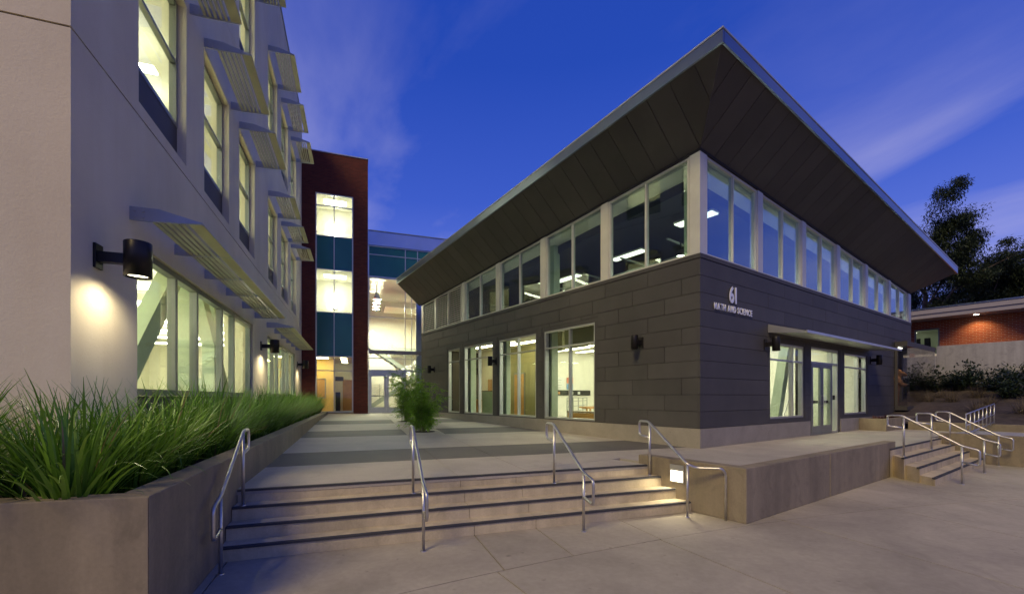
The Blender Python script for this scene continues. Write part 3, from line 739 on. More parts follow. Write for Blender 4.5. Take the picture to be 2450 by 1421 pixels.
# soffit: boards between the wall head and the raised outer edge
OV = 1.1; RISE = 0.90
S1o, T1o = SE + 1.45, TE + 0.30
zo = lambda s_, t_: 7.30 - 0.066 * (s_) - 0.058 * (t_)
def soffit_board(p):                         # 4 points (x, y, z), made 25 mm thick
    a = Vector(p[1]) - Vector(p[0]); b_ = Vector(p[3]) - Vector(p[0]); n_ = a.cross(b_).normalized()
    if n_.z < 0: n_ = -n_
    q = [tuple(Vector(v) + n_ * 0.03) for v in p]
    m = MB(); m.hexa(list(p) + q); m.build('soffit_board', 'soffit', b61)
zi = lambda s_, t_: zr(s_, t_) + 0.03
NB_L = 31
def inner_outer_L(t_):                        # board edge on the L side: t outer in [-OV, T1o]
    if t_ < 0: k = 1 + t_ / OV; return (-OV * (1 - k), 0.0)
    return None
g = 0.006
# L side boards: strips of constant t; corner strips stop on the hip
edges = [-OV + 0.55 * i for i in range(int((T1o + OV) / 0.55) + 1)] + [T1o]
def lerp3(a, b_, t): return tuple(a[i] + (b_[i] - a[i]) * t for i in range(3))
def L_pt(t_, k):                              # k = 0 wall, 1 outer edge
    tw = min(max(t_, 0.0), TE)
    o = (-OV, t_, zo(-OV, t_)); i = (0.02, t_, zi(0, tw)); return lerp3(i, o, k)
def R_pt(s_, k):
    o = (s_, -OV, zo(s_, -OV)); i = (s_, 0.02, zi(s_, 0)); return lerp3(i, o, k)
for a, b_ in zip(edges, edges[1:]):
    a2, b2 = a + g, b_ - g
    ka = 0.0 if a2 >= 0 else -a2 / OV; kb = 0.0 if b2 >= 0 else -b2 / OV
    soffit_board([L_pt(a2, ka), L_pt(a2, 1), L_pt(b2, 1), L_pt(b2, kb)])
edges = [-OV + 0.55 * i for i in range(int((S1o + OV) / 0.55) + 1)] + [S1o]
for a, b_ in zip(edges, edges[1:]):
    a2, b2 = a + g, b_ - g
    def kk(x):
        if x < 0: return -x / OV
        if x > SE: return (x - SE) / (S1o - SE)
        return 0.0
    soffit_board([R_pt(a2, kk(a2)), R_pt(a2, 1), R_pt(b2, 1), R_pt(b2, kk(b2))])
# far end soffit (one surface, seen edge on)
soffit_board([(SE, 0.02, zi(SE, 0)), (S1o, -OV, zo(S1o, -OV)), (S1o, T1o, zo(S1o, T1o)), (SE, TE, zi(SE, TE))])
# dark lining above the boards, fascia, roof sheet
m = MB(); m.box(-OV + 0.03, S1o - 0.03, -OV + 0.03, T1o - 0.03, lambda x, y: zo(x, y) + 0.045, lambda x, y: zo(x, y) + 0.20); m.build('roof', 'roofing', b61)
FH = 0.235
def fasc(x0, x1, y0, y1):
    MB().box(x0, x1, y0, y1, lambda x, y: zo(x, y) - 0.02, lambda x, y: zo(x, y) - 0.02 + FH).build('fascia', 'fascia', b61)
    MB().box(x0 - 0.012, x1 + 0.012, y0 - 0.012, y1 + 0.012, lambda x, y: zo(x, y) + FH - 0.02, lambda x, y: zo(x, y) + FH + 0.012).build('drip_edge', 'alu', b61)
fasc(-OV - 0.04, -OV, -OV - 0.04, T1o); fasc(-OV + 0.013, S1o, -OV - 0.04, -OV); fasc(S1o, S1o + 0.04, -OV - 0.04, T1o)
# head trim at the top of the glazing
m = MB(); fbox(m, 'L', 0.0, TE, -0.14, 0.012, lambda a: zr(0, a) - 0.018, lambda a: zr(0, a) + 0.03); m.build('head_trim', 'backing', b61)
m = MB(); fbox(m, 'R', 0.0, SE, -0.14, 0.0115, lambda a: zr(a, 0) - 0.018, lambda a: zr(a, 0) + 0.03); m.build('head_trim', 'backing', b61)
# entrance canopy
cn = sub('canopy', b61)
for a in (3.03, 10.36):
    MB().hexa([(a, -0.0, 2.74), (a + 0.03, -0.0, 2.74), (a + 0.03, -0.86, 2.645), (a, -0.86, 2.645), (a, -0.0, 2.95), (a + 0.03, -0.0, 2.95), (a + 0.03, -0.86, 2.685), (a, -0.86, 2.685)]).build('bracket', 'alu', cn)
for k in range(6):
    s0 = 3.06 + k * (7.30 / 6); s1 = 3.06 + (k + 1) * (7.30 / 6) - 0.006
    MB().hexa([(s0, -0.02, 2.75), (s1, -0.02, 2.75), (s1, -0.85, 2.655), (s0, -0.85, 2.655), (s0, -0.02, 2.775), (s1, -0.02, 2.775), (s1, -0.85, 2.68), (s0, -0.85, 2.68)]).build('canopy_panel', 'alu', cn)
MB().box(3.03, 10.39, -0.885, -0.861, 2.64, 2.70).build('edge_trim', 'alu', cn)

# ---- interior of building 61
it = sub('interior', b61)
def ibox(name, mat, *a): return MB().box(*a).build(name, mat, it)
ibox('floor', 'int_floor', 0.25, SE - 0.2, 0.25, TE - 0.2, -0.2, 0.02)
ibox('ceiling', 'int_white', 0.25, SE - 0.2, 0.25, TE - 0.2, 3.40, 3.50)
ibox('upper_floor', 'int_dark', 0.25, SE - 0.2, 0.25, TE - 0.2, 3.51, 4.05)
ibox('back_wall', 'int_white', 9.9, 10.0, 0.25, TE - 0.2, 0.02, 3.4)
ibox('cross_wall', 'int_white', 3.30, 9.9, 11.6, 11.7, 0.02, 3.4)
ibox('olive_wall', 'int_olive', 3.20, 3.298, 9.0, 11.62, 0.02, 3.4); ibox('cream_wall', 'int_cream', 3.20, 3.298, 11.63, TE - 0.2, 0.02, 3.4)
ibox('column', 'int_green', 0.35, 0.60, 5.28, 5.56, 0.02, 3.4); ibox('column', 'int_green', 0.35, 0.60, 10.42, 10.70, 0.02, 3.4); ibox('column', 'int_green', 0.38, 0.55, 7.86, 8.1, 0.02, 3.4)
ibox('bulkhead', 'int_olive', 0.9, 1.1, 2.4, 5.3, 2.70, 3.4); ibox('bulkhead', 'int_olive', 1.6, 1.75, 6.2, 7.6, 2.75, 3.4)
for k in range(5): ibox('ceiling_light', 'lamp_room', 2.6 + k * 1.35, 2.85 + k * 1.35, 1.0, 8.6, 3.37, 3.399)
for k in range(4): ibox('ceiling_light', 'lamp_room_soft', 4.2 + k * 1.4, 4.4 + k * 1.4, 9.0, 11.2, 3.37, 3.399)
ibox('ceiling_light', 'lamp_yellow', 1.7, 1.9, 11.0, 13.6, 3.37, 3.399); ibox('ceiling_light', 'lamp_yellow', 2.3, 2.5, 8.6, 10.6, 3.37, 3.399)
MB().lathe([(0, 0.0), (0.10, 0.0), (0.10, 0.012)], (1.9, 9.6, 3.385), 16).build('downlight', 'lamp_room', it); MB().lathe([(0, 0.0), (0.10, 0.0), (0.10, 0.012)], (2.9, 8.0, 3.385), 16).build('downlight', 'lamp_room', it)
ibox('door_leaf', 'wood', 3.15, 3.195, 10.55, 11.25, 0.03, 2.15); ibox('door_frame', 'alu_dark', 3.17, 3.199, 10.48, 11.32, 0.03, 2.22); ibox('door_glass', 'paper', 3.13, 3.149, 10.75, 11.0, 0.45, 1.85)
ibox('glass_screen', 'int_green', 1.55, 1.58, 10.2, 11.5, 0.02, 1.35); ibox('screen_frame', 'black', 1.54, 1.59, 10.18, 11.52, 1.351, 1.38); ibox('screen_post', 'black', 1.54, 1.59, 10.15, 10.18, 0.02, 1.38)
ibox('counter', 'wood', 2.0, 2.9, 12.3, 13.6, 0.02, 1.0); ibox('notice', 'cork', 3.17, 3.198, 12.7, 13.6, 1.2, 2.0); ibox('side_board', 'black', 2.2, 2.8, 12.2, 12.29, 0.02, 0.45)
m = MB(); m.hexa([(0.7, 10.9, 3.4), (0.85, 10.9, 3.4), (0.85, 11.05, 3.4), (0.7, 11.05, 3.4), (0.7, 11.7, 0.02), (0.85, 11.7, 0.02), (0.85, 11.85, 0.02), (0.7, 11.85, 0.02)][4:] + [(0.7, 10.9, 3.4), (0.85, 10.9, 3.4), (0.85, 11.05, 3.4), (0.7, 11.05, 3.4)]); m.build('brace', 'int_green', it)
# seen through the widest window: charts, a dark worktop with things on it, guard rails, a wooden bench
ibox('chart', 'paper', 5.75, 6.55, 11.57, 11.598, 1.50, 2.12)
for k in range(4): ibox('chart_line', 'int_steel', 5.82 + 0.02 * k, 6.3 + 0.05 * (k % 2), 11.562, 11.569, 1.58 + 0.13 * k, 1.60 + 0.13 * k)
ibox('poster', 'poster_red', 6.72, 7.15, 11.57, 11.598, 1.82, 2.12); ibox('poster', 'poster_blue', 6.72, 7.15, 11.57, 11.598, 1.50, 1.80)
ibox('dark_board', 'black', 5.3, 8.4, 11.55, 11.598, 1.20, 1.46)
for x, mt in ((5.75, 'poster_red'), (6.1, 'cork'), (7.0, 'paper'), (7.5, 'paper')): MB().lathe([(0, 0.0), (0.07, 0.0), (0.07, 0.14), (0, 0.14)], (x, 11.5, 1.25), 12).build('specimen', mt, it)
for z in (0.35, 0.55, 0.75, 0.95, 1.08): MB().tube([(2.2, 6.6, z), (6.2, 9.6, z)], 0.014, 6).build('guard_bar', 'alu_dark', it)
for k in range(5): MB().tube([(2.2 + k, 6.6 + 0.75 * k, 0.02), (2.2 + k, 6.6 + 0.75 * k, 1.08)], 0.02, 6).build('guard_post', 'int_steel', it)
for k in range(2):
    y = 7.6 + 1.2 * k; x = 4.4 + 1.0 * k; ibox('table', 'wood', x, x + 0.9, y, y + 0.5, 0.62, 0.68)
    for dx_ in (0.04, 0.8): ibox('table_leg', 'wood', x + dx_, x + dx_ + 0.06, y + 0.04, y + 0.1, 0.02, 0.62)
ibox('bench', 'desk_top', 0.9, 1.35, 3.3, 5.2, 0.62, 0.66); ibox('bench_front', 'wood', 0.92, 0.97, 3.32, 5.18, 0.1, 0.61)
# behind the glass doors
m = MB(); m.hexa([(4.55, 0.5, 0.02), (4.80, 0.5, 0.02), (4.80, 0.75, 0.02), (4.55, 0.75, 0.02), (5.65, 0.5, 3.4), (5.9, 0.5, 3.4), (5.9, 0.75, 3.4), (5.65, 0.75, 3.4)]); m.build('brace', 'int_green', it)
ibox('half_wall', 'int_steel', 5.6, 9.5, 2.6, 2.7, 0.02, 0.62); ibox('dark_shelf', 'int_dark', 6.0, 8.0, 2.9, 3.2, 0.02, 1.3); ibox('post', 'int_white', 7.0, 7.25, 2.0, 2.2, 0.02, 3.4)
for z in (0.5, 0.65, 0.8): MB().tube([(5.4, 1.2, z), (7.4, 1.5, z)], 0.014, 6).build('guard_bar', 'alu', it)
MB().tube([(6.2, 1.1, 0.1), (6.9, 1.15, 1.0)], 0.03, 6).build('stair_rail', 'alu_pale', it)
ibox('bench', 'black', 5.3, 7.4, 0.9, 1.2, 0.36, 0.42)
for x in (5.4, 6.3, 7.2): ibox('bench_leg', 'black', x, x + 0.06, 0.95, 1.15, 0.02, 0.36)
ibox('cabinet', 'int_dark', 10.3, 11.6, 0.9, 1.3, 0.02, 0.95); ibox('post', 'int_white', 10.6, 10.72, 1.2, 1.3, 0.02, 3.4)
ibox('ceiling_light', 'lamp_room', 10.8, 11.1, 0.8, 4.0, 3.37, 3.399); ibox('end_wall', 'int_cream', 13.0, 13.1, 0.3, 5.3, 0.02, 3.4); ibox('side_wall', 'int_cream', 10.0, 13.0, 5.2, 5.3, 0.02, 3.4)
# upper floor: pale perimeter ceiling, dark middle, hanging lights
uc = MB(); uc.box(0.145, 0.64, 0.145, TE - 0.2, lambda x, y: zr(x, y) - 0.10, lambda x, y: zr(x, y) - 0.06); uc.box(0.64, SE - 0.2, 0.145, 0.64, lambda x, y: zr(x, y) - 0.10, lambda x, y: zr(x, y) - 0.06); uc.build('perimeter_ceiling', 'int_cream', it)
MB().box(0.145, SE - 0.2, 0.145, TE - 0.2, lambda x, y: zr(x, y) - 0.02, lambda x, y: zr(x, y) + 0.05).build('dark_ceiling', 'int_dark', it)
MB().box(0.62, 0.72, 0.72, TE - 0.3, lambda x, y: zr(x, y) - 0.35, lambda x, y: zr(x, y) - 0.11).build('dropped_beam', 'int_dark', it)
MB().box(0.62, SE - 0.3, 0.62, 0.72, lambda x, y: zr(x, y) - 0.35, lambda x, y: zr(x, y) - 0.11).build('dropped_beam', 'int_dark', it)
ibox('upper_wall', 'int_dark', 9.0, 9.1, 1.4, TE - 0.3, 4.05, 7.0 - 1.4); ibox('upper_wall', 'int_dark', 1.4, 9.0, 11.0, 11.1, 4.05, 5.2)
ibox('upper_column', 'int_green', 0.45, 0.70, 5.3, 5.6, 4.05, 5.95); ibox('upper_column', 'int_green', 0.45, 0.62, 0.5, 0.68, 4.05, 6.2)
for x, y, w_, l_, dz in ((2.1, 3.2, 0.25, 1.2, 0.55), (2.0, 5.9, 0.25, 1.2, 0.55), (2.0, 0.9, 0.3, 1.1, 0.35), (3.3, 2.6, 0.25, 1.2, 0.7)):
    f = sub('hanging_light', it); zz = zr(x, y) - dz
    MB().box(x, x + w_, y, y + l_, zz, zz + 0.03).build('diffuser', 'lamp_dim', f); MB().box(x - 0.02, x + w_ + 0.02, y - 0.02, y + l_ + 0.02, zz + 0.031, zz + 0.08).build('housing', 'int_white', f)
for x, y, dz in ((1.7, 1.6, 1.35), (1.75, 2.2, 1.75), (3.0, 1.0, 1.6), (2.4, 9.0, 1.0)):
    zz = zr(x, y) - dz; f = sub('downlight', it)
    MB().lathe([(0.02, 0.5), (0.02, 0.16), (0.06, 0.15), (0.11, 0.0)], (x, y, zz), 16).build('shade', 'black', f); MB().lathe([(0.0, 0.012), (0.10, 0.012)], (x, y, zz), 16).build('lamp', 'lamp_room', f)
for y in (1.8, 3.4, 5.0, 6.6): MB().tube([(1.4, y, zr(1.4, y) - 0.9), (8.8, y + 0.4, zr(1.4, y) - 0.9)], 0.03, 6).build('pipe', 'int_steel', it)
MB().tube([(2.6, 1.5, 5.05), (2.6, 10.5, 5.0)], 0.16, 12).build('duct', 'int_steel', it, True)
for y0, y1 in ((0.4, 2.5), (3.0, 5.0), (5.6, 7.6), (8.2, 10.2)):
    MB().box(0.34, 0.40, y0, y1, 4.10, 4.14).build('hidden_uplight', 'lamp_room_soft', it)  # added glowing boxes, hidden below the sill, to brighten the perimeter ceiling
for x0 in (0.8, 3.3, 5.8, 8.3, 10.8, 13.2):
    MB().box(x0, x0 + 1.8, 0.34, 0.40, 4.10, 4.14).build('hidden_uplight', 'lamp_room', it)  # same added uplights, out of sight behind the front sill

# ---- sconces on building 61
dRw = (math.cos(AB), math.sin(AB)); dLw = (-math.sin(AB), math.cos(AB))
outL = (-dRw[0], -dRw[1]); outR = (-dLw[0], -dLw[1])
gS = 'unlit cylinder sconces on the grey building'
sconce((-0.001, 1.55), outL, 'bronze cylinder wall lamp between the building corner and the tall windows', gS, 0, 2.42, B2W, 0.085, 0.33, 0.24)
sconce((-0.001, 8.01), outL, 'bronze cylinder wall lamp on the strip between two lit windows', gS, 0, 2.40, B2W, 0.085, 0.33, 0.24)
sconce((-0.001, 13.2), outL, 'bronze cylinder wall lamp on the grey wall behind the bamboo', gS, 0, 2.37, B2W, 0.085, 0.33, 0.24)
sconce((2.87, -0.001), outR, 'bronze cylinder wall lamp under the near end of the entrance canopy', gS, 0, 2.42, B2W, 0.09, 0.35, 0.26)
sconce((10.56, -0.001), outR, 'bronze cylinder wall lamp on the grey wall past the entrance canopy', gS, 0, 2.40, B2W, 0.085, 0.33, 0.24)

# ---- lettering
def sign_text(txt, size, x, z, sx, parent, gap):
    for ch in txt:
        if ch == ' ': x += size * 0.36 * sx; continue
        cu = bpy.data.curves.new('letter', 'FONT'); cu.body = ch; cu.size = size; cu.extrude = 0.009; cu.offset = size * 0.022; cu.resolution_u = 4
        tmp = bpy.data.objects.new('letter', cu); col.objects.link(tmp); dg = bpy.context.evaluated_depsgraph_get(); me = bpy.data.meshes.new_from_object(tmp.evaluated_get(dg)); bpy.data.objects.remove(tmp)
        xs = [v.co.x for v in me.vertices]; x0, x1 = min(xs), max(xs)
        me.materials.clear(); me.materials.append(MATS['letter'])
        for v in me.vertices: v.co = ((v.co.x - x0) * sx, -v.co.z, v.co.y)
        o = link(me, 'letter', parent); o.location = (x, -0.03, z); x += (x1 - x0) * sx + gap
    return x
sg = empty('building_sign', (CX, CY, 0), AB, 'raised silver lettering 61 MATH AND SCIENCE on the grey wall', 'sign')
sign_text('61', 0.52, 1.13, 3.27, 0.80, sg, 0.05)
sign_text('MATH AND SCIENCE', 0.205, 0.50, 3.045, 0.72, sg, 0.026)

# ---- display case with the bear
dc = empty('display_case', (CX, CY, 0), AB, 'projecting glass display case at the far corner of the grey building', 'display case')
x0, x1, y0, y1 = 13.19, 17.28, -0.39, 1.2
MB().box(x0, x1, y0, -0.016, 3.05, 3.24).build('header', 'panel', dc)
MB().box(SE + 0.01, x1, -0.012, y1, 3.05, 3.24).build('header', 'panel', dc)
MB().box(x0, x1, y0, -0.016, 0.60, 0.76).build('base', 'panel', dc)
MB().box(SE + 0.01, x1, -0.012, y1, 0.60, 0.76).build('base', 'panel', dc)
MB().box(x0 + 0.0, x0 + 0.05, -0.10, -0.016, 0.762, 3.048).build('jamb', 'panel', dc)
m = MB(); m.box(x0 + 0.3, x1 - 0.02, y0 + 0.01, y0 + 0.022, 0.762, 3.048); m.build('pane', 'glass_case', dc)
m = MB(); m.box(x0 + 0.02, x0 + 0.032, y0 + 0.02, -0.11, 0.762, 3.048); m.build('pane', 'glass_case', dc)
m = MB(); m.box(x0 + 0.034, x0 + 0.296, y0 + 0.01, y0 + 0.022, 0.762, 3.048); m.build('pane', 'glass_case', dc)
m = MB(); m.box(x1 - 0.018, x1 - 0.006, y0 + 0.03, y1, 0.762, 3.048); m.build('pane', 'glass_case', dc)
MB().box(13.3, SE - 0.21, 0.9, 0.95, 0.6, 3.2).box(13.25, 13.3, 0.06, 0.95, 0.6, 3.2).box(13.3, SE - 0.21, -0.04, 0.9, 0.70, 0.755).build('back_panel', 'desk_top', dc)
MB().box(13.25, 13.75, -0.12, -0.03, 3.0, 3.03).build('case_light', 'lamp_dim', dc)
L = bpy.data.lights.new('case_lamp', 'SPOT'); L.energy = 45; L.color = (1, 0.66, 0.30); L.spot_size = R(75); L.spot_blend = 0.8; L.shadow_soft_size = 0.05
lo = bpy.data.objects.new('case_lamp', L); col.objects.link(lo); lo.parent = dc; lo.location = (13.7, -0.12, 2.95)
lo.rotation_euler = Vector((-0.18, -0.12, 1)).to_track_quat('Z', 'Y').to_euler()
# bear: one skinned body, upright, head turned along the case
bv = [(0, 0, 0.62), (0.02, 0, 0.85), (0.03, 0, 1.05), (0.08, 0, 1.17), (0.15, 0, 1.27), (0.28, 0, 1.25), (0.41, 0, 1.20),
      (-0.02, 0.10, 0.42), (0.03, 0.12, 0.2), (0.0, 0.12, 0.05), (0.10, 0.12, 0.03), (-0.02, -0.10, 0.42), (0.03, -0.12, 0.2), (0.0, -0.12, 0.05), (0.10, -0.12, 0.03),
      (0.05, 0.19, 0.98), (0.20, 0.24, 0.80), (0.36, 0.2, 0.82), (0.05, -0.19, 0.98), (0.20, -0.24, 0.80), (0.36, -0.2, 0.82), (0.09, 0.12, 1.42), (0.09, -0.12, 1.42)]
be_ = [(0, 1), (1, 2), (2, 3), (3, 4), (4, 5), (5, 6), (0, 7), (7, 8), (8, 9), (9, 10), (0, 11), (11, 12), (12, 13), (13, 14), (2, 15), (15, 16), (16, 17), (2, 18), (18, 19), (19, 20), (4, 21), (4, 22)]
brd = [0.21, 0.20, 0.17, 0.12, 0.145, 0.085, 0.055, 0.14, 0.10, 0.075, 0.06, 0.14, 0.10, 0.075, 0.06, 0.10, 0.075, 0.055, 0.10, 0.075, 0.055, 0.035, 0.035]
me = bpy.data.meshes.new('bear'); me.from_pydata(bv, be_, []); tmp = bpy.data.objects.new('tmp', me); col.objects.link(tmp)
md = tmp.modifiers.new('skin', 'SKIN'); md.use_smooth_shade = True
for i, sv in enumerate(me.skin_vertices[0].data): sv.radius = (brd[i], brd[i]); sv.use_root = (i == 0)
s2 = tmp.modifiers.new('sub', 'SUBSURF'); s2.levels = 2; s2.render_levels = 2
dg = bpy.context.evaluated_depsgraph_get(); bm_ = bpy.data.meshes.new_from_object(tmp.evaluated_get(dg)); bpy.data.objects.remove(tmp)
bm_.materials.clear(); bm_.materials.append(MATS['fur'])
br = link(bm_, 'bear'); bx, by = B2W(13.84, 0.14); br.location = (bx, by, 0.76); br.rotation_euler = (0, 0, AB - R(62)); br.scale = (0.95, 0.9, 1.0)
tag(br, 'brown stuffed bear standing upright inside the glass display case', 'bear')
MB().box(0.43, 0.475, -0.03, 0.03, 1.19, 1.23).build('nose', 'black', br)

# ================================================================== LONG WHITE BUILDING (A grid)
wb = empty('stucco_building', (0, 0, 0), AA, 'long white stucco building with lit windows and louvred metal sunshades', 'building')
VB = -2.60; W0, W1 = 5.45, 25.1; ZT = 15.4
C0 = [6.87, 9.45, 12.03, 15.72, 18.31, 20.90]; CW = 1.68
low = [(6.83, 13.52, 0.62, 3.05), (15.58, 22.30, 0.62, 3.05)]
f2 = [(a, a + CW, 4.87, 7.47) for a in C0]; f3 = [(a, a + CW, 9.44, 12.07) for a in C0]
holes = low + f2 + f3
# wall in storey-high fields with a real reveal joint between them
for z0, z1 in ((-0.6, 4.68), (4.70, 9.145), (9.165, ZT)):
    m = MB()
    for r_ in rsub((W0 + 0.198, W1, z0, z1), holes): fbox(m, 'A', r_[0], r_[1], -0.24, 0.0, r_[2], r_[3])
    m.build('wall', 'stucco', wb)
    m = MB(); m.box(-16, VB, W0, W0 + 0.198, z0, z1); m.build('end_wall', 'stucco', wb)
m = MB()
for z0 in (4.68, 9.145): m.box(-15.9, VB - 0.02, W0 + 0.02, W0 + 0.19, z0, z0 + 0.02); m.box(VB - 0.2, VB - 0.015, W0 + 0.21, W1, z0, z0 + 0.02)
m.build('reveal_joint', 'joint', wb)
MB().box(-16.05, VB + 0.04, W0 - 0.05, W1, ZT, ZT + 0.06).build('parapet_cap', 'alu', wb)
MB().box(-16, VB - 0.25, W0 + 0.2, W1, ZT - 0.6, ZT - 0.4).build('roof', 'roofing', wb)
MB().box(-16, VB - 0.25, W1 - 0.2, W1, -0.6, ZT).build('back_wall', 'stucco', wb)
# strip windows of the ground floor
for (a0, a1, z0, z1), mu in zip(low, ([8.30, 9.28, 10.85, 11.80], [17.03, 17.96, 19.57, 20.6])):
    w = window(wb, 'A', a0, a1, 1.12, z1, mu, [], 0.05, 0.09, 0.12, frame='alu_dark', mw=0.10)
    m = MB(); fbox(m, 'A', a0, a1, -0.16, -0.08, z0, 1.117); m.build('apron_panel', 'spandrel_dark', wb)
# punched windows above, each with a dark panel under it
for fl, (zb, zs, zh, ztz) in enumerate(((4.87, 5.46, 7.47, 6.50), (9.44, 10.03, 12.07, 11.08))):
    for a in C0:
        window(wb, 'A', a, a + CW, zs, zh, [], [ztz], 0.12, 0.06, 0.10, frame='alu_dark')
        m = MB(); fbox(m, 'A', a, a + CW, -0.22, -0.13, zb, zs - 0.002); m.build('under_panel', 'spandrel_dark', wb)
# sunshades: brackets with bolts, five blades and a wide front blade
def bracket_mesh(z1):
    m = MB(); y0, y1 = -0.012, 0.012
    prof = [(0.0, 0.0), (0.22, 0.0), (0.755, 0.035), (0.755, 0.055), (0.30, 0.165), (0.0, 0.165)]
    i = len(m.v); n = len(prof)
    for y in (y0, y1): m.v += [(x, y, z) for x, z in prof]
    m.f += [tuple(range(n)), tuple(reversed(range(n, 2 * n)))] + [(k, k + n, (k + 1) % n + n, (k + 1) % n) for k in range(n)]
    for x in (0.05, 0.14):
        for z in (0.045, 0.12):
            i = len(m.v); m.tube([(x, -0.025, z), (x, 0.025, z)], 0.014, 8)
    return m.mesh('bracket', 'bracket')
BRM = bracket_mesh(0)
def sunshade(a0, a1, z0, nb):
    s = sub('sunshade', wb)
    for k in range(nb):
        o = link(BRM, 'bracket', s); o.location = (VB, a0 + 0.015 + (a1 - a0 - 0.03) * k / (nb - 1), z0)
    for k in range(nb - 1):
        y0 = a0 + 0.03 + (a1 - a0 - 0.03) * k / (nb - 1); y1 = a0 + (a1 - a0 - 0.03) * (k + 1) / (nb - 1)
        for j in range(5):
            x = VB + 0.20 + j * 0.078; zz = z0 + 0.035
            m = MB(); m.box(x, x + 0.044, y0, y1, zz - 0.014, zz + 0.036)
            m.build('blade', 'shade_metal', s)
        x = VB + 0.595
        MB().hexa([(x, y0, z0 + 0.03), (x + 0.165, y0, z0 + 0.035), (x + 0.165, y1, z0 + 0.035), (x, y1, z0 + 0.03), (x, y0, z0 + 0.05), (x + 0.165, y0, z0 + 0.05), (x + 0.165, y1, z0 + 0.05), (x, y1, z0 + 0.05)]).build('front_blade', 'shade_metal', s)
for a in C0:
    sunshade(a - 0.02, a + CW + 0.17, 7.49, 2); sunshade(a - 0.02, a + CW + 0.17, 12.09, 2)
sunshade(6.62, 13.75, 3.27, 6); sunshade(15.44, 22.4, 3.27, 6)
# ---- interior
wi = sub('interior', wb)
def wbox(name, mat, *a): return MB().box(*a).build(name, mat, wi)
V1 = -9.0; VI = VB - 0.245
for z0, z1 in ((0.5, 0.6), (3.75, 4.55), (8.35, 9.1), (12.9, 13.3)): wbox('floor_slab', 'int_white', V1, VI, W0 + 0.2, W1 - 0.2, z0, z1)
wbox('back_wall', 'int_cream', V1 - 0.1, V1, W0 + 0.2, W1 - 0.2, 0.5, 13.2)
for w_ in (14.2, 14.9): wbox('partition', 'int_cream', V1, VI, w_, w_ + 0.1, 4.6, 13.0)
wbox('pillar', 'int_cream', VI - 0.6, VI, 14.2, 15.0, 0.6, 3.74)
wbox('near_lining', 'int_cream', V1, VI, W0 + 0.2, W0 + 0.25, 0.6, 12.8); wbox('far_lining', 'int_cream', V1, VI, W1 - 0.26, W1 - 0.21, 0.6, 12.8)
for zc, n_ in ((3.30, 1), (7.75, 2), (12.35, 3)):
    for w0 in (6.4, 8.6, 10.8, 12.6, 15.6, 17.6, 19.6, 21.8):
        MB().box(V1 + 0.8, VI - 1.0, w0, w0 + 0.22, zc, zc + 0.05).build('linear_light', 'lamp_room' if n_ == 1 else 'lamp_room_soft', wi)
# steel brace frame standing behind the ground floor glass
def strut(p, q, h=0.16, mat='int_green', name='brace'):
    (y0, z0), (y1, z1) = p, q; x0, x1 = VI - 0.55, VI - 0.30
    d = Vector((y1 - y0, z1 - z0)).normalized(); n_ = Vector((-d.y, d.x)) * h
    MB().hexa([(x0, y0 - n_.x, z0 - n_.y), (x1, y0 - n_.x, z0 - n_.y), (x1, y0 + n_.x, z0 + n_.y), (x0, y0 + n_.x, z0 + n_.y), (x0, y1 - n_.x, z1 - n_.y), (x1, y1 - n_.x, z1 - n_.y), (x1, y1 + n_.x, z1 + n_.y), (x0, y1 + n_.x, z1 + n_.y)]).build(name, mat, wi)
strut((7.3, 0.6), (10.3, 3.74), 0.19); strut((13.9, 0.6), (11.1, 3.74), 0.17)
for w_ in (10.75, 12.3, 16.4, 18.6, 20.6, 22.0): strut((w_, 0.6), (w_, 3.74), 0.13, 'int_green', 'column')
for w_, l_ in ((6.7, 0.35), (7.35, 0.5), (8.0, 0.3)):
    MB().box(VI - 1.5, VI - 1.42, w_, w_ + l_, 1.22, 1.56).build('monitor', 'int_steel', wi); MB().box(VI - 1.5, VI - 1.44, w_ + l_ * 0.4, w_ + l_ * 0.6, 1.10, 1.22).build('monitor_foot', 'int_steel', wi)
MB().box(VI - 1.9, VI - 1.0, 6.4, 13.6, 1.05, 1.10).build('bench_top', 'int_white', wi)
MB().box(V1 + 0.01, V1 + 0.04, 7.4, 12.4, 1.3, 2.5).build('whiteboard', 'whiteboard', wi)
MB().box(V1 + 0.01, V1 + 0.04, 16.0, 18.5, 1.4, 2.4).build('notice_board', 'int_steel', wi)
for v_, w_, h_ in ((-4.2, 12.0, 0.5), (-5.0, 14.0, 0.6), (-4.6, 17.0, 0.9), (-6.0, 19.0, 1.2), (-3.9, 15.6, 0.5)):
    MB().box(v_, v_ + 0.9, w_, w_ + 0.5, 0.6, 0.6 + h_).build('cabinet', 'int_steel', wi)
for k in range(5): MB().box(-6.6 + 0.75 * k, -6.1 + 0.75 * k, W1 - 0.30, W1 - 0.265, 1.5, 2.3).build('wall_chart', ('paper', 'int_green', 'paper', 'int_steel', 'whiteboard')[k], wi)
for k in range(4): MB().tube([(V1 + 0.5, 9 + 3.4 * k, 3.55), (VI - 0.6, 9 + 3.4 * k, 3.55)], 0.05, 6).build('pipe', 'int_white', wi)
# lit sconces
uAw = (-math.sin(AA), math.cos(AA)); vAw = (math.cos(AA), math.sin(AA))
gW = 'lit cylinder sconces on the white building'
sconce((VB + 0.001, 5.90), vAw, 'lit bronze cylinder lamp on the white wall corner above the near grass', gW, 40, 2.60, A2W)
sconce((VB + 0.001, 14.55), vAw, 'lit bronze cylinder lamp on the white wall between the two strip windows', gW, 50, 2.60, A2W)
sconce((VB + 0.001, 23.1), vAw, 'lit bronze cylinder lamp on the white wall next to the brick tower', gW, 42, 2.66, A2W)

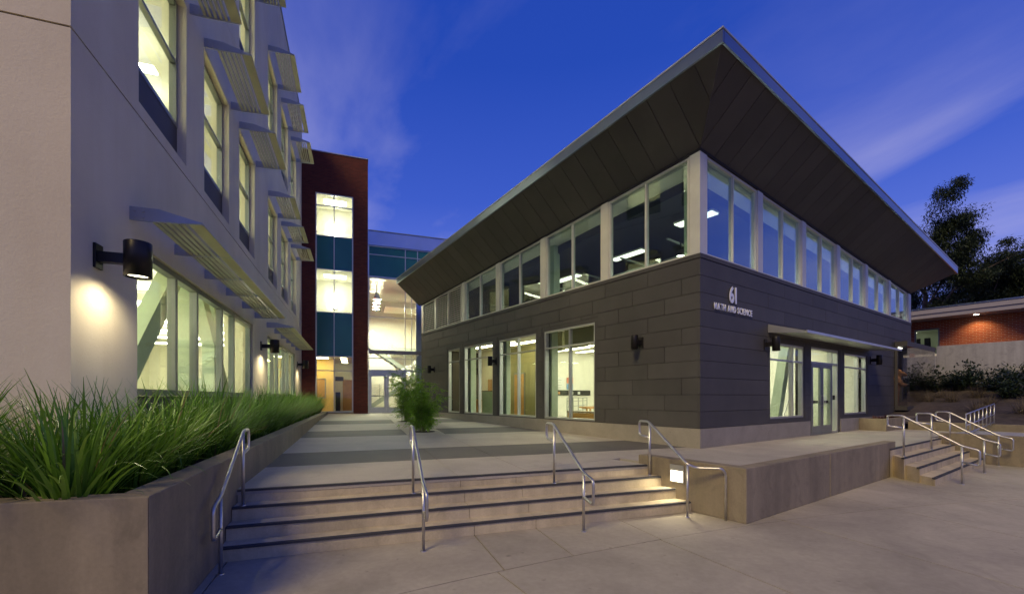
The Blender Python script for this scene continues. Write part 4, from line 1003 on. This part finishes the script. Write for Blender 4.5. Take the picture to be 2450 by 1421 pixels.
# ================================================================== BRICK TOWER + GLASS HALL (A grid)
tw = empty('brick_tower', (0, 0, 0), AA, 'tall dark red brick stair tower with a full-height glazed strip', 'building')
opT = (-1.95, -0.10, 0.30, 11.77); TZ = 13.88
m = MB()
for r_ in rsub((VB, 0.645, -0.6, TZ), [opT]): fbox(m, 'T', r_[0], r_[1], -0.3, 0.0, r_[2], r_[3])
m.build('wall', 'brick_dark', tw)
MB().box(0.345, 0.645, 25.202, 33, -0.6, TZ).build('side_wall', 'brick_dark', tw); MB().box(VB - 3, -2.6, 25.202, 33, -0.6, TZ).build('side_wall', 'brick_dark', tw)
MB().box(VB - 3, 0.645, 32.7, 33.0, -0.6, TZ).build('back_wall', 'brick_dark', tw)
MB().box(VB - 3, 0.66, 24.87, 33, TZ, TZ + 0.05).build('parapet_cap', 'alu', tw); MB().box(VB, 0.345, 25.2, 32.7, TZ - 0.5, TZ - 0.3).build('roof', 'roofing', tw)
TR = [2.50, 3.25, 5.56, 7.80, 9.55, 11.12]
sp_k = {2: 'spandrel_teal', 4: 'spandrel_teal'}
window(tw, 'T', -1.95, -0.10, 0.302, 11.768, [-1.05], TR, 0.03, 0.06, 0.12, frame='alu', glass=lambda i, k: sp_k.get(k, 'glass'), name='curtain_wall')
MB().box(-1.97, -0.08, 24.86, 24.899, 0.22, 0.30).build('sill', 'conc_wall', tw)
ti = sub('interior', tw)
def tbox(name, mat, *a): return MB().box(*a).build(name, mat, ti)
for z0, z1, c in ((0.1, 0.26, 'int_floor'), (3.24, 5.60, 'int_white'), (7.80, 9.60, 'int_white'), (11.9, 12.1, 'int_white')): tbox('floor_slab', c, -2.6, 0.34, 25.08, 30, z0, z1)
tbox('left_lining', 'int_yellow', -2.58, -2.5, 25.22, 30, 0.26, 3.24); tbox('back_wall', 'int_cream', -2.5, 0.34, 29.9, 30, 0.26, 3.24); tbox('yellow_wall', 'int_yellow', -2.5, -1.15, 26.9, 27.0, 0.26, 3.24)
tbox('cork_board', 'cork', -2.1, -1.62, 26.86, 26.89, 1.1, 2.1); m = MB()
for r_ in rsub((-2.16, -1.56, 1.04, 2.16), [(-2.1, -1.62, 1.1, 2.1)]): m.box(r_[0], r_[1], 26.85, 26.89, r_[2], r_[3])
m.build('cork_frame', 'alu', ti)
tbox('inner_door', 'wood', -0.75, -0.2, 29.84, 29.89, 0.26, 2.2); tbox('dark_cabinet', 'black', -1.1, -0.85, 28.0, 28.5, 0.26, 1.4); tbox('hanging_sign', 'black', -1.1, -0.65, 27.6, 27.63, 2.05, 2.3)
for k in range(5): tbox('ceiling_light', 'lamp_yellow', -0.75, -0.45, 25.6 + k * 0.85, 25.75 + k * 0.85, 3.215, 3.238)
tbox('ceiling_light', 'lamp_yellow', -2.2, -1.4, 25.6, 26.2, 3.215, 3.238)
for z0, z1 in ((5.60, 7.80), (9.60, 11.9)):
    tbox('back_wall', 'int_white', -2.5, 0.34, 27.4, 27.5, z0, z1); tbox('right_lining', 'int_white', 0.29, 0.34, 25.22, 27.4, z0, z1); tbox('left_lining', 'int_white', -2.58, -2.53, 25.22, 27.4, z0, z1)
    tbox('wall_light', 'lamp_hall', -1.16, -1.06, 27.2, 27.3, z0 + 0.65, z0 + 1.45); tbox('wall_light_plate', 'alu', -1.2, -1.02, 27.31, 27.39, z0 + 0.6, z0 + 1.5)
    tbox('ceiling_light', 'lamp_room', -1.6, -0.5, 26.0, 26.6, z1 - 0.03, z1 - 0.005)

hl = empty('glass_hall', (0, 0, 0), AA, 'glazed entrance hall with teal spandrel band between the brick tower and grey building', 'building')
HR = 9.5
MB().box(0.66, HR, 24.88, 25.15, 9.33, 10.08).build('parapet', 'para', hl); MB().box(0.66, HR, 24.84, 25.2, 10.081, 10.12).build('parapet_cap', 'alu_dark', hl)
window(hl, 'T', 0.66, HR, 7.62, 9.32, [2.62, 3.29, 5.3, 7.3], [8.84], 0.03, 0.05, 0.12, frame='alu', glass='spandrel_teal', name='spandrel_band')
window(hl, 'T', 0.66, 3.25, 2.55, 7.615, [2.61, 2.97], [3.22, 5.47], 0.03, 0.05, 0.12, frame='alu', name='curtain_wall')
window(hl, 'T', 2.60, 3.25, 0.24, 2.545, [2.97], [], 0.03, 0.05, 0.12, frame='alu', name='side_light')
m = MB(); fbox(m, 'T', 3.252, 3.50, -0.3, 0.02, -0.2, 7.615); m.build('column', 'para', hl)
m = MB(); fbox(m, 'T', 3.502, HR, -0.2, 0.0, -0.2, 7.615); m.build('wall', 'para', hl)
for i, (a, b_) in enumerate(((0.70, 1.605), (1.615, 2.56))):
    dr = MB()
    for r_ in rsub((a, b_, 0.245, 2.36), [(a + 0.12, b_ - 0.12, 0.56, 2.24)]): fbox(dr, 'T', r_[0], r_[1], -0.09, -0.03, r_[2], r_[3])
    d = dr.build('door', 'alu', hl)
    m = MB(); fbox(m, 'T', a + 0.122, b_ - 0.122, -0.065, -0.055, 0.562, 2.238); m.build('pane', 'glass', d)
    hx = b_ - 0.06 if i == 0 else a + 0.06
    MB().tube([(hx, 24.94, 1.1), (hx, 24.86, 1.1), (hx, 24.86, 1.4), (hx, 24.94, 1.4)], 0.014, 8).build('handle', 'alu', d, True)
    m = MB(); fbox(m, 'T', a + 0.12, b_ - 0.12, -0.12, -0.095, 1.15, 1.2); m.build('push_bar', 'alu_dark', d)
m = MB(); fbox(m, 'T', 0.66, 2.60, -0.12, -0.02, 2.365, 2.548); fbox(m, 'T', 0.66, 0.698, -0.12, -0.02, 0.24, 2.364); fbox(m, 'T', 2.562, 2.60, -0.12, -0.02, 0.24, 2.364); m.build('door_frame', 'alu', hl)
cnp = sub('canopy', hl); MB().box(0.68, 3.4, 23.95, 24.0, 3.36, 3.56).build('edge_beam', 'mauve_paint', cnp)
for k in range(7): MB().box(0.75 + 0.42 * k, 0.79 + 0.42 * k, 24.0, 24.88, 3.40, 3.50).build('rib', 'alu', cnp)
hi_ = sub('interior', hl)
def hbox(name, mat, *a): return MB().box(*a).build(name, mat, hi_)
hbox('floor', 'int_floor', 0.66, HR, 25.1, 32, 0.0, 0.235); hbox('ceiling', 'int_white', 0.66, HR, 25.16, 32, 7.66, 7.8); hbox('back_wall', 'int_cream', 0.66, HR, 31.2, 31.3, 0.2, 7.7)
hbox('balcony', 'int_white', 2.2, HR, 29.4, 31.2, 4.1, 4.3); hbox('balcony_edge', 'int_steel', 0.7, HR, 29.3, 29.4, 4.1, 4.3); hbox('right_wall', 'int_cream', 5.0, 5.1, 25.2, 31.2, 0.2, 7.7)
hbox('ceiling_cloud', 'int_white', 1.7, 4.2, 27.3, 29.2, 6.5, 6.56)
for k in range(4):
    y = 25.75 + k * 0.95; x = 1.15 + 0.02 * k; z = 6.55
    f = sub('pendant_lamp', hi_)
    MB().tube([(x, y, 7.65), (x, y, z + 0.42)], 0.015, 6).build('rod', 'alu', f); MB().lathe([(0.06, 0.42), (0.09, 0.40), (0.09, 0.30), (0.13, 0.26), (0.23, 0.0), (0.22, 0.0), (0.12, 0.25)], (x, y, z), 20).build('shade', 'alu', f, True)
    MB().lathe([(0, 0.03), (0.205, 0.03)], (x, y, z), 20).build('lamp', 'lamp_pendant', f)
# stairs: lower flight up to the right, upper flight back up to the left
def flight(x0, z0, x1, z1, y0, y1, n):
    s = sub('stair', hi_); d = 1 if x1 > x0 else -1
    for y in (y0, y1):
        MB().hexa([(x0, y, z0 - 0.02), (x1, y, z1 - 0.02), (x1, y + 0.05, z1 - 0.02), (x0, y + 0.05, z0 - 0.02), (x0, y, z0 + 0.26), (x1, y, z1 + 0.26), (x1, y + 0.05, z1 + 0.26), (x0, y + 0.05, z0 + 0.26)] if d > 0 else
                  [(x1, y, z1 - 0.02), (x0, y, z0 - 0.02), (x0, y + 0.05, z0 - 0.02), (x1, y + 0.05, z1 - 0.02), (x1, y, z1 + 0.26), (x0, y, z0 + 0.26), (x0, y + 0.05, z0 + 0.26), (x1, y + 0.05, z1 + 0.26)]).build('stringer', 'int_steel', s)
    for k in range(n):
        xa = x0 + (x1 - x0) * k / n; zz = z0 + (z1 - z0) * (k + 1) / n; MB().box(xa, xa + (x1 - x0) / n, y0 + 0.06, y1, zz - 0.04, zz).build('tread', 'int_floor', s)
    for h in (0.4, 0.55, 0.7, 0.85, 1.0, 1.14):
        MB().tube([(x0, y0, z0 + h), (x1, y0, z1 + h)], 0.012, 6).build('guard_bar', 'alu', s)
    for k in range(5):
        t = k / 4; xx = x0 + (x1 - x0) * t; zz = z0 + (z1 - z0) * t; MB().tube([(xx, y0, zz + 0.2), (xx, y0, zz + 1.14)], 0.016, 6).build('guard_post', 'int_steel', s)
flight(0.6, 0.25, 3.6, 2.25, 26.9, 28.0, 11); flight(3.6, 2.25, 0.7, 4.2, 28.1, 29.2, 11)

# ================================================================== BRICK BUILDING ON THE RIGHT (B grid)
nb = empty('brick_building', (CX, CY, 0), AB, 'low orange brick building with a wide flat mauve eave behind the concrete wall', 'building')
m = MB()
opN = [(0.55, 3.1, 3.45, 4.75), (-1.9, -0.6, 0.3, 3.45)]
for r_ in rsub((-2.6, 9.0, 0.3, 5.15), [(0.55, 1.55, 1.6, 4.75), (1.75, 3.1, 3.0, 4.75), (-1.75, -0.7, 1.6, 3.62)]): fbox(m, 'N', r_[0], r_[1], -0.25, 0.0, r_[2], r_[3])
m.build('wall', 'brick_orange', nb)
MB().box(23.0, 30, -2.6, -2.35, 0.3, 5.15).build('end_wall', 'brick_orange', nb)
MB().box(21.7, 31, -3.3, 9.6, 5.15, 5.36).build('eave', 'mauve_paint', nb); MB().box(21.64, 31, -3.36, 9.6, 5.363, 5.60).build('roof_edge', 'mauve_paint', nb); MB().box(21.60, 31, -3.40, 9.6, 5.603, 5.66).build('roof_cap', 'fascia', nb)
window(nb, 'N', 0.55, 1.55, 3.40, 4.75, [], [], 0.05, 0.06, 0.1, frame='alu_dark'); window(nb, 'N', 1.75, 3.1, 3.40, 4.75, [], [], 0.05, 0.06, 0.1, frame='alu_dark')
m = MB(); fbox(m, 'N', 0.56, 1.54, -0.15, -0.05, 1.6, 3.397); m.build('door_panel', 'int_white', nb); m = MB(); fbox(m, 'N', -1.74, -0.71, -0.15, -0.05, 1.6, 3.60); m.build('door_panel', 'paper', nb)
m = MB(); fbox(m, 'N', 1.76, 3.09, -0.15, -0.05, 3.0, 3.397); m.build('under_panel', 'int_white', nb)
ni = sub('interior', nb); MB().box(26, 26.1, -0.5, 6, 1.6, 5.1).build('back_wall', 'int_green', ni); MB().box(23.3, 26, -0.5, 6, 1.4, 1.6).build('floor', 'int_floor', ni)
for y in (0.6, 2.0): MB().box(24.0, 25.6, y, y + 0.2, 4.85, 4.9).build('ceiling_light', 'lamp_dim', ni); MB().box(24.4, 24.5, 1.0 + y * 0.3, 1.25 + y * 0.3, 1.6, 4.4).build('shelf_post', 'int_dark', ni)
MB().lathe([(0, 0), (0.09, 0.0), (0.09, 0.01)], (22.3, -0.9, 5.138), 16).build('soffit_lamp', 'lamp_room', nb)
L = bpy.data.lights.new('soffit_spot', 'SPOT'); L.energy = 110; L.color = (1, 0.72, 0.36); L.spot_size = R(120); L.spot_blend = 0.8; L.shadow_soft_size = 0.08
lo = bpy.data.objects.new('soffit_spot', L); col.objects.link(lo); lo.parent = nb; lo.location = (22.4, -0.9, 5.12); lo.rotation_euler = Vector((-0.3, 0, 1)).to_track_quat('Z', 'Y').to_euler()
tall = empty('concrete_wall', (CX, CY, 0), AB, 'tall smooth concrete retaining wall stepping up below the brick building', 'wall')
MB().box(19.6, 19.9, 0.02, 12, -0.6, 3.05).build('wall_length', 'conc_blue', tall, bevel=0.01); MB().box(19.6, 19.9, -9, 0.015, -0.6, 3.50).build('wall_length', 'conc_blue', tall, bevel=0.01)
gr = empty('guard_rail', (CX, CY, 0), AB, 'thin metal guard rail on top of the lower concrete wall', 'railing')
MB().tube([(19.75, 0.05, 3.38), (19.75, 8, 3.38)], 0.02, 8).build('rail', 'alu_dark', gr)
for k in range(5): MB().tube([(19.75, 0.15 + 1.4 * k, 3.05), (19.75, 0.15 + 1.4 * k, 3.38)], 0.02, 8).build('post', 'alu_dark', gr)
tg = MB().box(19.9, 60, -12, 30, -0.6, 1.5).build('upper_ground', 'mulch'); tg.location = (CX, CY, 0); tg.rotation_euler = (0, 0, AB); struct(tg, 'ground above the concrete wall')

# ================================================================== VEGETATION
def blade(m, base, az, lean, length, width, rnd, droop, seg=7):
    d = Vector((math.cos(az), math.sin(az), 0)); side = Vector((-d.y, d.x, 0)); p = Vector(base); ang_ = lean
    i = len(m.v)
    tw_ = rnd.uniform(-0.5, 0.5); side = (side + d * tw_).normalized()
    for k in range(seg + 1):
        t = k / seg; w_ = width * (1 - t) ** 0.7 * 0.5 if k < seg else 0.0008
        m.v += [tuple(p - side * w_), tuple(p + side * w_)]
        p = p + (d * math.sin(ang_) + Vector((0, 0, math.cos(ang_)))) * (length / seg); ang_ += droop / seg * (0.5 + t * 1.2)
    for k in range(seg): a = i + 2 * k; m.f.append((a, a + 1, a + 3, a + 2))
def grass_mesh(seed, n, L0, L1, spread, mat, wid=0.011, dr=(0.3, 1.6), lean=(0.03, 0.75)):
    rnd = random.Random(seed); m = MB()
    for _ in range(n):
        az = rnd.uniform(0, 2 * math.pi); r_ = spread * math.sqrt(rnd.random()) * 0.5
        ln = rnd.uniform(*lean) ** 1.15
        blade(m, (r_ * math.cos(az), r_ * math.sin(az), 0), az + rnd.uniform(-0.6, 0.6), ln, rnd.uniform(L0, L1), wid * rnd.uniform(0.6, 1.3), rnd, rnd.uniform(*dr) * (0.4 + ln))
    return m.mesh('grass_clump', mat)
GM = [grass_mesh(s_, 185 + 14 * s_, 0.5, 1.08, 0.28, 'grass', 0.027, (0.5, 2.0), (0.03, 0.72)) for s_ in (1, 2, 3, 4, 5, 6, 7)]
rnd = random.Random(11); k = 0
spots = []
w = 3.95
while w < 24.2:
    spots.append((-1.86 + rnd.uniform(-0.08, 0.08), w, 1.0)); spots.append((-2.28 + rnd.uniform(-0.07, 0.07), w + 0.34 + rnd.uniform(-0.1, 0.1), 0.95)); w += rnd.uniform(0.66, 0.86)
for v_ in (-2.75, -3.3, -3.85, -4.4, -5.0): spots.append((v_, 4.05 + rnd.uniform(-0.1, 0.1), 1.0)); spots.append((v_ - 0.25, 4.75 + rnd.uniform(-0.1, 0.1), 1.0))
for v_, w_, s_ in spots:
    x, y = A2W(v_, w_)
    if w_ < 5.6 and v_ > -2.6 and w_ > 5.2 and v_ < -2.3: continue
    o = link(GM[(k * 3) % 7], 'grass_clump'); k += 1
    o.location = (x, y, 0.29); o.rotation_euler = (0, 0, rnd.uniform(0, 6.28)); sc_ = s_ * rnd.uniform(0.85, 1.12); o.scale = (sc_, sc_, sc_ * rnd.uniform(0.9, 1.08))
    if w_ < 5.3: tag(o, 'big clump of long green grass in the planter around the building corner', 'grass', 'grass clumps at the planter corner')
    elif w_ < 14.4: tag(o, 'clump of arching green grass under the nearer strip window', 'grass', 'grass clumps under the nearer strip window')
    else: tag(o, 'clump of arching green grass under the farther strip window', 'grass', 'grass clumps under the farther strip window')

def leaf(m, p, d, up, L, W):
    d = d.normalized(); s = d.cross(up)
    if s.length < 1e-4: s = d.orthogonal()
    s = s.normalized() * (W * 0.5); i = len(m.v)
    mid = p + d * (L * 0.42); tip = p + d * L - up * (L * 0.12)
    m.v += [tuple(p), tuple(mid - s), tuple(tip), tuple(mid + s)]; m.f.append((i, i + 1, i + 2, i + 3))
def bamboo(seed, v_, w_, h, rad, label, ncane=26):
    rnd = random.Random(seed); x, y = A2W(v_, w_); o = empty('bamboo', (x, y, gz(w_)), AA, label, 'bamboo', 'bamboo clumps in the court')
    cm, lm = MB(), MB()
    for c in range(ncane):
        az = rnd.uniform(0, 6.28); r0 = rnd.uniform(0, 0.22); hh = h * rnd.uniform(0.45, 1.0) * (1.0 if c else 1.0); ln = rnd.uniform(0.05, 0.5) * rad
        p0 = Vector((r0 * math.cos(az), r0 * math.sin(az), 0)); pts = []
        for k in range(7):
            t = k / 6; pts.append(p0 + Vector((math.cos(az) * ln * t ** 1.6, math.sin(az) * ln * t ** 1.6, hh * t)))
        cm.tube(pts, [0.008 * (1 - 0.7 * k / 6) for k in range(7)], 5)
        for k in range(18):
            t = rnd.uniform(0.12, 1.0); i = min(5, int(t * 6)); q = pts[i].lerp(pts[i + 1], t * 6 - i)
            a2 = rnd.uniform(0, 6.28); bl = rnd.uniform(0.15, 0.5) * rad * (1.15 - 0.75 * t); e = q + Vector((math.cos(a2) * bl, math.sin(a2) * bl, rnd.uniform(-0.02, 0.16)))
            cm.tube([q, e], [0.003, 0.001], 3, False)
            for j in range(10):
                f = rnd.uniform(0.2, 1.0); pp = q.lerp(e, f); dd = Vector((math.cos(a2 + rnd.uniform(-1.2, 1.2)), math.sin(a2 + rnd.uniform(-1.2, 1.2)), rnd.uniform(-0.9, 0.25)))
                leaf(lm, pp, dd, Vector((rnd.uniform(-0.4, 0.4), rnd.uniform(-0.4, 0.4), 1)), rnd.uniform(0.09, 0.19), rnd.uniform(0.015, 0.028))
    cm.build('canes', 'cane', o); lm.build('foliage', 'bamboo', o)
    MB().lathe([(0, 0.006), (0.34, 0.006), (0.36, 0.0)], (0, 0, 0), 20).build('planting_hole', 'soil', o)
bamboo(3, 1.92, 13.3, 1.5, 1.05, 'leafy green bamboo clump growing from a hole in the court paving nearer the steps', 30)
bamboo(8, 1.88, 17.45, 2.35, 1.15, 'taller bamboo clump in the court paving nearer the glass hall doors', 34)

def tree(seed, x, y, z, H, spread, label, nleaf=9000, lean=0.0, trunk_r=0.35):
    rnd = random.Random(seed); o = empty('eucalyptus_tree', (x, y, z), rnd.uniform(0, 6.28), label, 'tree', 'trees behind the brick building')
    bm_, lm = MB(), MB(); tips = []
    def grow(p, d, L, r_, lvl):
        pts = [p]; q = p; n = 6
        for k in range(n):
            d = (d + Vector((rnd.uniform(-1, 1), rnd.uniform(-1, 1), rnd.uniform(-0.2, 0.5))) * 0.16).normalized(); q = q + d * (L / n); pts.append(q)
        bm_.tube(pts, [r_ * (1 - 0.5 * k / n) for k in range(n + 1)], 7 if lvl < 2 else 4, False)
        if lvl >= 3: tips.append(pts[-1]); tips.append(pts[3]); return
        nb_ = (4, 4, 3)[lvl]
        for k in range(nb_ + (2 if lvl == 0 else 0)):
            i = rnd.randint(2 if lvl == 0 else 2, n); a = rnd.uniform(0, 6.28); el = rnd.uniform(0.35, 1.1)
            dd = (d * math.cos(el) + (Vector((math.cos(a), math.sin(a), 0.15)) * math.sin(el))).normalized()
            grow(pts[i], dd, L * rnd.uniform(0.42, 0.66), r_ * (1 - 0.5 * i / n) * 0.55, lvl + 1)
        if lvl > 0: tips.append(pts[-1])
    grow(Vector((0, 0, 0)), Vector((lean, 0, 1)).normalized(), H * 0.62, trunk_r, 0)
    per = max(6, nleaf // max(1, len(tips)))
    for t in tips:
        rr = rnd.uniform(0.5, 1.25) * spread
        for k in range(per):
            v = Vector((max(-1.5, min(1.5, rnd.gauss(0, 1))), max(-1.5, min(1.5, rnd.gauss(0, 1))), max(-1.1, min(1.1, rnd.gauss(0, 0.7))))) * rr * 0.44
            leaf(lm, t + v, Vector((rnd.uniform(-1, 1), rnd.uniform(-1, 1), rnd.uniform(-1.2, 0.2))), Vector((rnd.uniform(-0.5, 0.5), rnd.uniform(-0.5, 0.5), 1)), rnd.uniform(0.15, 0.32), rnd.uniform(0.05, 0.09))
    bm_.build('trunk', 'bark', o, True); lm.build('crown', 'euca', o)
TREES = [(26, 36.9, 41.0, 1.5, 12.3, 1.05, 'slim eucalyptus tree between the roof tip and the tall open one', 40000),
         (21, 38.5, 40.0, 1.5, 14.6, 1.15, 'tall open eucalyptus tree rising behind the tip of the grey roof', 60000),
         (22, 47.4, 40.0, 1.5, 12.8, 1.3, 'broad dark eucalyptus tree beside the tall open one', 60000),
         (23, 36.5, 42.0, 1.5, 8.0, 1.0, 'low spreading dark tree behind the roof tip and brick building', 34000),
         (24, 43.0, 38.0, 1.5, 7.6, 1.1, 'dense low dark tree directly over the brick building roof', 44000),
         (25, 52.5, 42.0, 1.5, 13.5, 1.3, 'large dark eucalyptus tree farthest along the brick building', 46000)]
for t in TREES: tree(t[0], t[1], t[2], t[3], t[4], t[5], t[6], t[7])

def shrub_mesh(seed, n, r_, h, mat):
    rnd = random.Random(seed); m = MB()
    for c in range(14):
        az = rnd.uniform(0, 6.28); rr = r_ * math.sqrt(rnd.random()); hh = h * rnd.uniform(0.5, 1.0) * (1 - 0.4 * rr / r_)
        tip = Vector((rr * math.cos(az), rr * math.sin(az), hh))
        for k in range(n // 14):
            t = rnd.uniform(0.05, 1.0); p = tip * t; p.z = hh * t
            leaf(m, p + Vector((rnd.gauss(0, 0.07), rnd.gauss(0, 0.07), rnd.gauss(0, 0.05))), Vector((rnd.uniform(-1, 1), rnd.uniform(-1, 1), rnd.uniform(-0.2, 1))), Vector((rnd.uniform(-0.5, 0.5), 0, 1)), rnd.uniform(0.08, 0.16), rnd.uniform(0.03, 0.06))
    return m.mesh('shrub', mat)
SM = [shrub_mesh(s_, 900, 0.65, 0.95, 'shrub') for s_ in (31, 32, 33)]
rnd = random.Random(77)
for k in range(30):
    s_ = rnd.uniform(15.8, 19.1); t_ = -6.4 + k * 0.42 + rnd.uniform(-0.2, 0.2); x, y = B2W(s_, t_)
    o = link(SM[k % 3], 'shrub'); o.location = (x, y, bank_z(s_, t_) - 0.03); o.rotation_euler = (0, 0, rnd.uniform(0, 6.28)); z_ = rnd.uniform(0.85, 1.5); o.scale = (z_, z_, z_)
    tag(o, 'dark green shrub at the foot of the tall concrete wall', 'shrub', 'shrubs along the tall concrete wall')
DM = [grass_mesh(s_, 220, 0.25, 0.5, 0.3, 'grass_dry', 0.008, (0.3, 1.2), (0.05, 1.1)) for s_ in (41, 42)]
for k in range(16):
    s_ = rnd.uniform(12.0, 16.6); t_ = -6.5 + (k % 8) * 1.0 + rnd.uniform(-0.3, 0.3); x, y = B2W(s_, t_)
    o = link(DM[k % 2], 'grass_tuft'); o.location = (x, y, bank_z(s_, t_) - 0.02); o.rotation_euler = (0, 0, rnd.uniform(0, 6.28)); z_ = rnd.uniform(0.9, 1.4); o.scale = (z_, z_, z_)
    tag(o, 'dry brown grass tuft on the mulched bank', 'grass', 'dry grass tufts on the planted bank')
RM = [grass_mesh(51, 60, 0.1, 0.22, 0.1, 'red_plant', 0.03, (0.3, 1.2), (0.1, 1.1))]
for k in range(5):
    x, y = B2W(9.75 + 0.62 * k, -0.32); o = link(RM[0], 'small_plant'); o.location = (x, y, 0.32); o.rotation_euler = (0, 0, k * 1.3); tag(o, 'small dark red plant in the low planter box by the grey wall', 'plant', 'small plants in the low planter box')
